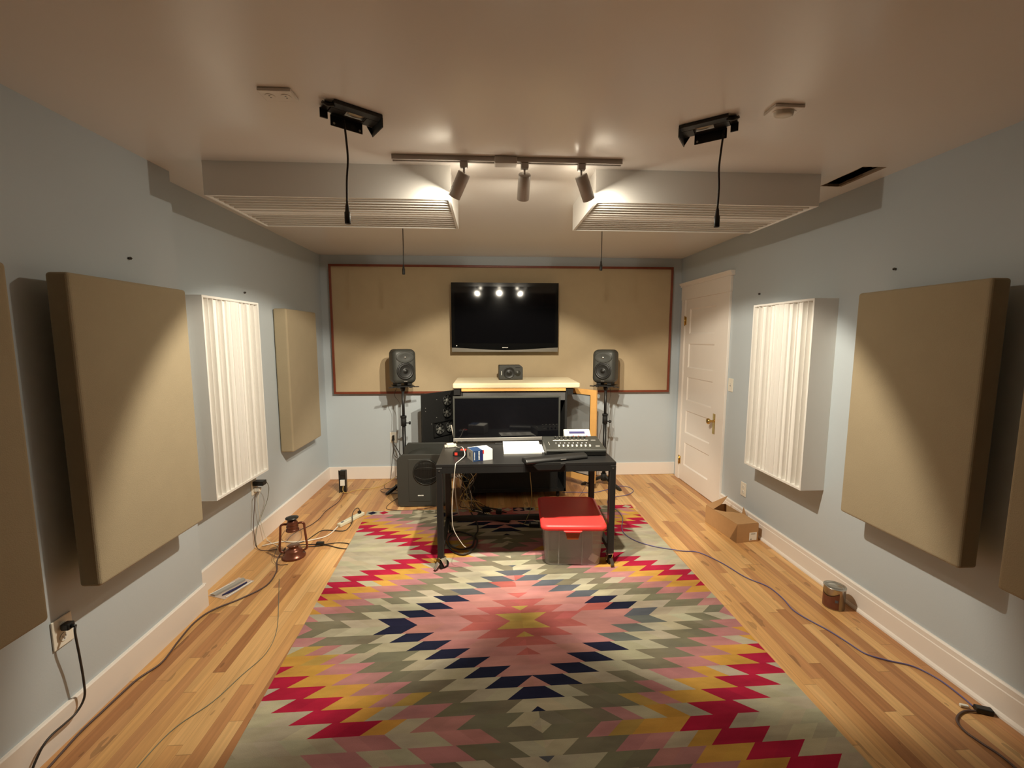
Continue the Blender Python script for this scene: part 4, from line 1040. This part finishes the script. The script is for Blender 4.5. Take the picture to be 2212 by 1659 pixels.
for (x, y, sx, sy, sz, rz, l) in ((1.754, -1.03, .032, .022, .045, .2, 'black power adapter standing on the rug behind the desk rail'), (1.87, -1.06, .026, .02, .035, -.2, 'smaller black adapter right of the one behind the desk rail'),
                                 (2.16, -1.335, .045, .03, .028, -.1, 'black adapter with grey label on the rug beside the red-lidded bin')):
    bm = bbox(-sx, sx, -sy, sy, 0, sz, .004, 2); o = obj('power_adapter', bm, 'black_plastic'); o.location = (x, y, .0095); o.rotation_euler = (0, 0, rz); tag(o, l, 'adapter')
    if sx > .04:
        bm = bmesh.new(); box(bm, -.03, .03, -.018, .01, sz, sz + .0005); obj('adapter_label', bm, 'silver', o)
bm = bbox(-.15, .15, -.025, .025, 0, .035, .006, 2); o = obj('power_strip', bm, 'black_plastic'); o.location = (1.82, -1.19, .0095); o.rotation_euler = (0, 0, -.35); tag(o, 'black power strip on the rug under the desk', 'power strip')
# cords on the speaker stands
cord('speaker_cable', 'black cable hanging along the left speaker stand', [(.84, -.26, 1.085), (.80, -.25, .98), (.86, -.30, .90), (.872, -.345, .76), (.86, -.34, .55), (.84, -.32, .30), (.80, -.28, .06), (.78, -.26, .005)], .0025, 'cord_black')
cord('speaker_cable', 'black cable hanging along the right speaker stand', [(3.075, -.25, 1.07), (3.09, -.27, .98), (3.055, -.31, .86), (3.058, -.33, .72), (3.062, -.34, .60), (3.05, -.34, .45), (3.03, -.28, .30), (3.04, -.25, .1), (3.06, -.22, .005)], .0025, 'cord_black')
cord('speaker_cable', 'thin cable swinging from the right stand toward the desk', [(2.985, -.34, .66), (2.94, -.42, .56), (2.90, -.5, .46), (2.80, -.62, .2), (2.68, -.7, .02), (2.60, -.75, .006)], .0025, 'cord_brown')
cord('orange_cable', 'thin orange cable running down between fan door and monitor', [(1.492, -.66, .93), (1.490, -.67, .85), (1.488, -.67, .75), (1.482, -.69, .66), (1.475, -.8, .5)], .0028, 'cord_yellow')
cord('white_cable', 'short white cable sticking up behind the left of the monitor', [(1.475, -1.26, .86), (1.482, -1.28, .83), (1.492, -1.30, .79), (1.500, -1.32, .74), (1.50, -1.30, .5), (1.50, -1.20, .2), (1.52, -1.12, .014)], .0045, 'cord_white')

# ------------------------------------------------------------------ ceiling fittings
def ceiling_plate(label, x, y, rz, broken=False):
    t = thing('ceiling_plate', label, 'outlet plate', (x, y, H), (0, 0, rz))
    bm = bmesh.new(); box(bm, -.058, .058, -.036, .036, -.012, -.0005); bevel(bm, .003, 2); obj('cover', bm, 'ceiling_paint', t)
    bm = bmesh.new()
    for q in (-.028, .028):
        cyl(bm, (q, 0, -.0135), (q, 0, -.011), .017, seg=18)
    s = obj('socket', bm, 'ceiling_paint', t)
    bm = bmesh.new()
    for q in (-.028, .028):
        for k in (-.006, .006): box(bm, q - .003, q + .003, k - .001, k + .001, -.0142, -.0134)
    obj('slot', bm, 'ink', s)
    if broken:
        bm = bmesh.new(); lathe(bm, [(.030, -.0005), (.028, -.024), (.020, -.028), (.0005, -.028)], seg=9); bm.transform(Matrix.Diagonal((1.3, .9, 1, 1))); obj('white_cap', bm, 'plate_white', t)
    return t
ceiling_plate('flush white socket plate on the ceiling, left side', 1.035, -3.085, 0)
ceiling_plate('white socket plate with a lump on the ceiling, right side', 2.915, -3.085, .0, True)

OBJ = obj
def bracket(label, x, y, rz, mir):
    t = thing('ceiling_bracket', label, 'ceiling bracket', (x, y, H), (0, 0, rz))
    s = -1 if mir else 1
    def obj(n_, b_, m_, p_): b_.transform(Matrix.Diagonal((1, -1, 1, 1))); return OBJ(n_, b_, m_, p_)
    def bx(bm, a, b, c, d, e, f): box(bm, min(s * a, s * b), max(s * a, s * b), c, d, e, f)
    bm = bmesh.new(); bx(bm, -.09, .095, .018, .058, -.014, -.0005); bx(bm, -.09, -.03, -.03, .018, -.014, -.0005); bx(bm, .045, .095, -.045, .018, -.014, -.0005); bevel(bm, .002, 1)
    obj('base_plate', bm, 'black_plastic', t)
    bm = bmesh.new(); bx(bm, -.075, .05, -.046, -.042, -.052, -.012); bx(bm, -.075, .05, -.042, -.02, -.014, -.010); bevel(bm, .0015, 1); obj('front_flange', bm, 'black_plastic', t)
    for k in (-.062, .038):
        bm = bmesh.new(); cyl(bm, (s * k, -.0470, -.042), (s * k, -.0405, -.042), .0045, seg=12); obj('bolt_hole', bm, 'lamp_white', t)
    bm = bmesh.new(); bx(bm, .091, .095, -.05, .058, -.048, -.0125); prism(bm, [(s * .07, -.012), (s * .095, -.012), (s * .095, -.048)], 'y', -.052, -.048); obj('end_flange', bm, 'black_plastic', t)
    bm = bmesh.new(); bx(bm, -.115, -.085, -.03, .03, -.010, -.004); bx(bm, -.118, -.090, -.03, -.024, -.04, -.006); tube(bm, [(s * -.085, .045, -.016), (s * -.105, .03, -.016), (s * -.125, .035, -.014)], .006, 8); obj('clip_arm', bm, 'black_plastic', t)
    bm = bmesh.new(); cyl(bm, (s * .01, .0, -.004), (s * .01, .0, -.0008), .028, seg=20); obj('box_cover', bm, 'cream_plastic', t)
    return t
bracket('black metal bracket under the ceiling, left, with a hanging cable', 1.262, -2.962, .62, False)
bracket('black metal bracket under the ceiling, right, with a hanging cable', 2.680, -2.945, -.62, True)
def hang(label, pts, rr_, conn):
    t = thing('hanging_cable', label, 'hanging cable', pts[-1])
    o = Vector(pts[-1])
    bm = bmesh.new(); tube(bm, [Vector(p) - o for p in pts], rr_, 8, 5); obj('cord', bm, 'cord_black', t)
    bm = bmesh.new(); r_ = lathe(bm, [(rr_, .0), (conn * .55, -.006), (conn * .75, -.03), (conn, -.034), (conn, -.075), (conn * .9, -.078), (.0005, -.078)], seg=18); obj('connector', bm, 'black_plastic', t)
hang('black cable with plug hanging from the left ceiling bracket', [(1.222, -2.955, 2.425), (1.228, -2.955, 2.36), (1.232, -2.955, 2.28), (1.225, -2.955, 2.20), (1.222, -2.955, 2.11)], .0042, .0115)
hang('black cable with plug hanging from the right ceiling bracket', [(2.755, -2.95, 2.43), (2.748, -2.95, 2.36), (2.742, -2.95, 2.28), (2.746, -2.95, 2.20), (2.744, -2.95, 2.12)], .0042, .0115)
hang('thin black cable hanging in front of the left of the back wall panel', [(1.118, -1.25, 2.449), (1.118, -1.25, 2.30), (1.116, -1.25, 2.153)], .0034, .011)
hang('thin black cable hanging in front of the right of the back wall panel', [(2.700, -1.25, 2.449), (2.700, -1.25, 2.30), (2.698, -1.25, 2.198)], .0034, .011)

for i, (x, y, z, l) in enumerate(((EX, -2.614, 1.947, 'small dark wall screw above the near left fabric panel'), (0, -1.471, 1.905, 'small dark wall screw above the left white slatted panel'),
                                  (W, -2.56, 1.942, 'small dark wall screw above the near right fabric panel'), (W, -1.421, 1.925, 'small dark wall screw above the right white slatted panel'))):
    s = 1 if x < 1 else -1
    bm = bmesh.new(); cyl(bm, (0, 0, 0), (s * .010, 0, 0), .0055, .0075, seg=12); cyl(bm, (s * .010, 0, 0), (s * .016, 0, 0), .003, seg=8)
    o = obj('wall_screw', bm, 'screw'); o.location = (x, y, z); tag(o, l, 'screw', 'screws left in the side walls')

# ------------------------------------------------------------------ track light and lamps
TY = -2.57
t = thing('track_light', 'white ceiling light track with three spotlight heads', 'track light', (1.885, TY, H))
bm = bmesh.new(); box(bm, -.560, .560, -.018, -.007, -.022, -.0005); box(bm, -.560, .560, .007, .018, -.022, -.0005); box(bm, -.560, .560, -.007, .007, -.008, -.0005); obj('track_rail', bm, 'lamp_white', t)
bm = bmesh.new(); box(bm, -.068, .040, -.030, .030, -.034, -.0005); bevel(bm, .003, 1); obj('feed_box', bm, 'lamp_white', t)
def head(px, axis, hl=.118, rad=.031):
    ax = Vector(axis).normalized()
    piv = Vector((px - 1.885, 0, -.078))
    bm = bmesh.new(); box(bm, piv.x - .019, piv.x + .019, -.016, .016, -.050, -.022); bevel(bm, .003, 1); ad = obj('head_adapter', bm, 'lamp_white', t)
    bm = bmesh.new(); cyl(bm, (piv.x, 0, -.05), (piv.x, 0, -.080), .005, seg=12); obj('stem', bm, 'lamp_white', ad)
    top = piv - ax * .012; top = piv + ax * 0; mouth = top + ax * hl
    q = ax.to_track_quat('Z', 'Y').to_matrix().to_4x4(); mx = Matrix.Translation(top) @ q
    bm = bmesh.new(); rg = lathe(bm, [(.0005, -.004), (rad * .96, -.004), (rad, 0), (rad, hl), (rad - .003, hl), (rad - .003, hl - .035)], mx=mx, seg=36); hd = obj('lamp_head', bm, 'lamp_white', t)
    bm = bmesh.new(); cyl(bm, top + ax * (hl - .036), top + ax * (hl - .034), rad - .003, seg=28); obj('lamp_lens', bm, 'lens_glow', hd)
    return Vector((1.885, TY, H)) + top + ax * (hl - .012), ax
lamps = []
AX = [(-.45, .40, -.797), (-.012, .66, -.75), (.435, .41, -.80)]
HALF = [89, 84, 88]
for px, a in zip((1.668, 1.964, 2.245), AX): lamps.append(head(px, a))
POW = [138, 178, 138]
LC = (1, .90, .72)
for (p, ax), pw, hs in zip(lamps, POW, HALF):
    ld = bpy.data.lights.new('spot', 'SPOT'); ld.energy = pw; ld.color = LC; ld.spot_size = math.radians(hs); ld.spot_blend = .25; ld.shadow_soft_size = .022
    lo = bpy.data.objects.new('spot_lamp', ld); C.objects.link(lo); lo.location = p + ax * .014
    lo.rotation_euler = ax.to_track_quat('-Z', 'Y').to_euler()
    # wide stray light leaving the mouth of the head outside the main beam
    ld = bpy.data.lights.new('vent_leak', 'POINT'); ld.energy = .55; ld.color = LC; ld.shadow_soft_size = .02
    lo = bpy.data.objects.new('vent_leak_lamp', ld); C.objects.link(lo); lo.location = p - ax * .10 + Vector((0, .05, -.01))
    ld = bpy.data.lights.new('spill', 'AREA'); ld.shape = 'DISK'; ld.size = .05; ld.energy = 5.6; ld.color = LC
    lo = bpy.data.objects.new('spill_lamp', ld); C.objects.link(lo); lo.location = p + ax * .016
    lo.rotation_euler = ax.to_track_quat('-Z', 'Y').to_euler()

# ------------------------------------------------------------------ camera, world, view
cam = bpy.data.cameras.new('camera'); co = bpy.data.objects.new('camera', cam); C.objects.link(co)
r_ = Vector((.998466998, -.0553457598, .000707805)); u_ = Vector((.00526333, .10766763, .99417301)); w_ = Vector((.05509947, .99264522, -.10779388))
co.matrix_world = Matrix(((r_.x, u_.x, -w_.x, 1.78071774), (r_.y, u_.y, -w_.y, -4.76930596), (r_.z, u_.z, -w_.z, 1.58057835), (0, 0, 0, 1)))
cam.sensor_fit = 'HORIZONTAL'; cam.sensor_width = 36; cam.lens = 36 * 927.84 / 2212; cam.clip_start = .02
bpy.context.scene.camera = co
wd = bpy.data.worlds.new('world'); bpy.context.scene.world = wd; wd.use_nodes = True
wd.node_tree.nodes['Background'].inputs[0].default_value = (.0, .0, .0, 1); wd.node_tree.nodes['Background'].inputs[1].default_value = 0
sc = bpy.context.scene
sc.view_settings.view_transform = 'Standard'; sc.view_settings.look = 'None'; sc.view_settings.exposure = 0; sc.view_settings.gamma = 1
try: sc.view_settings.use_curve_mapping = False
except Exception: pass
sc.cycles.max_bounces = 12; sc.cycles.diffuse_bounces = 6; sc.cycles.glossy_bounces = 4; sc.cycles.transparent_max_bounces = 12
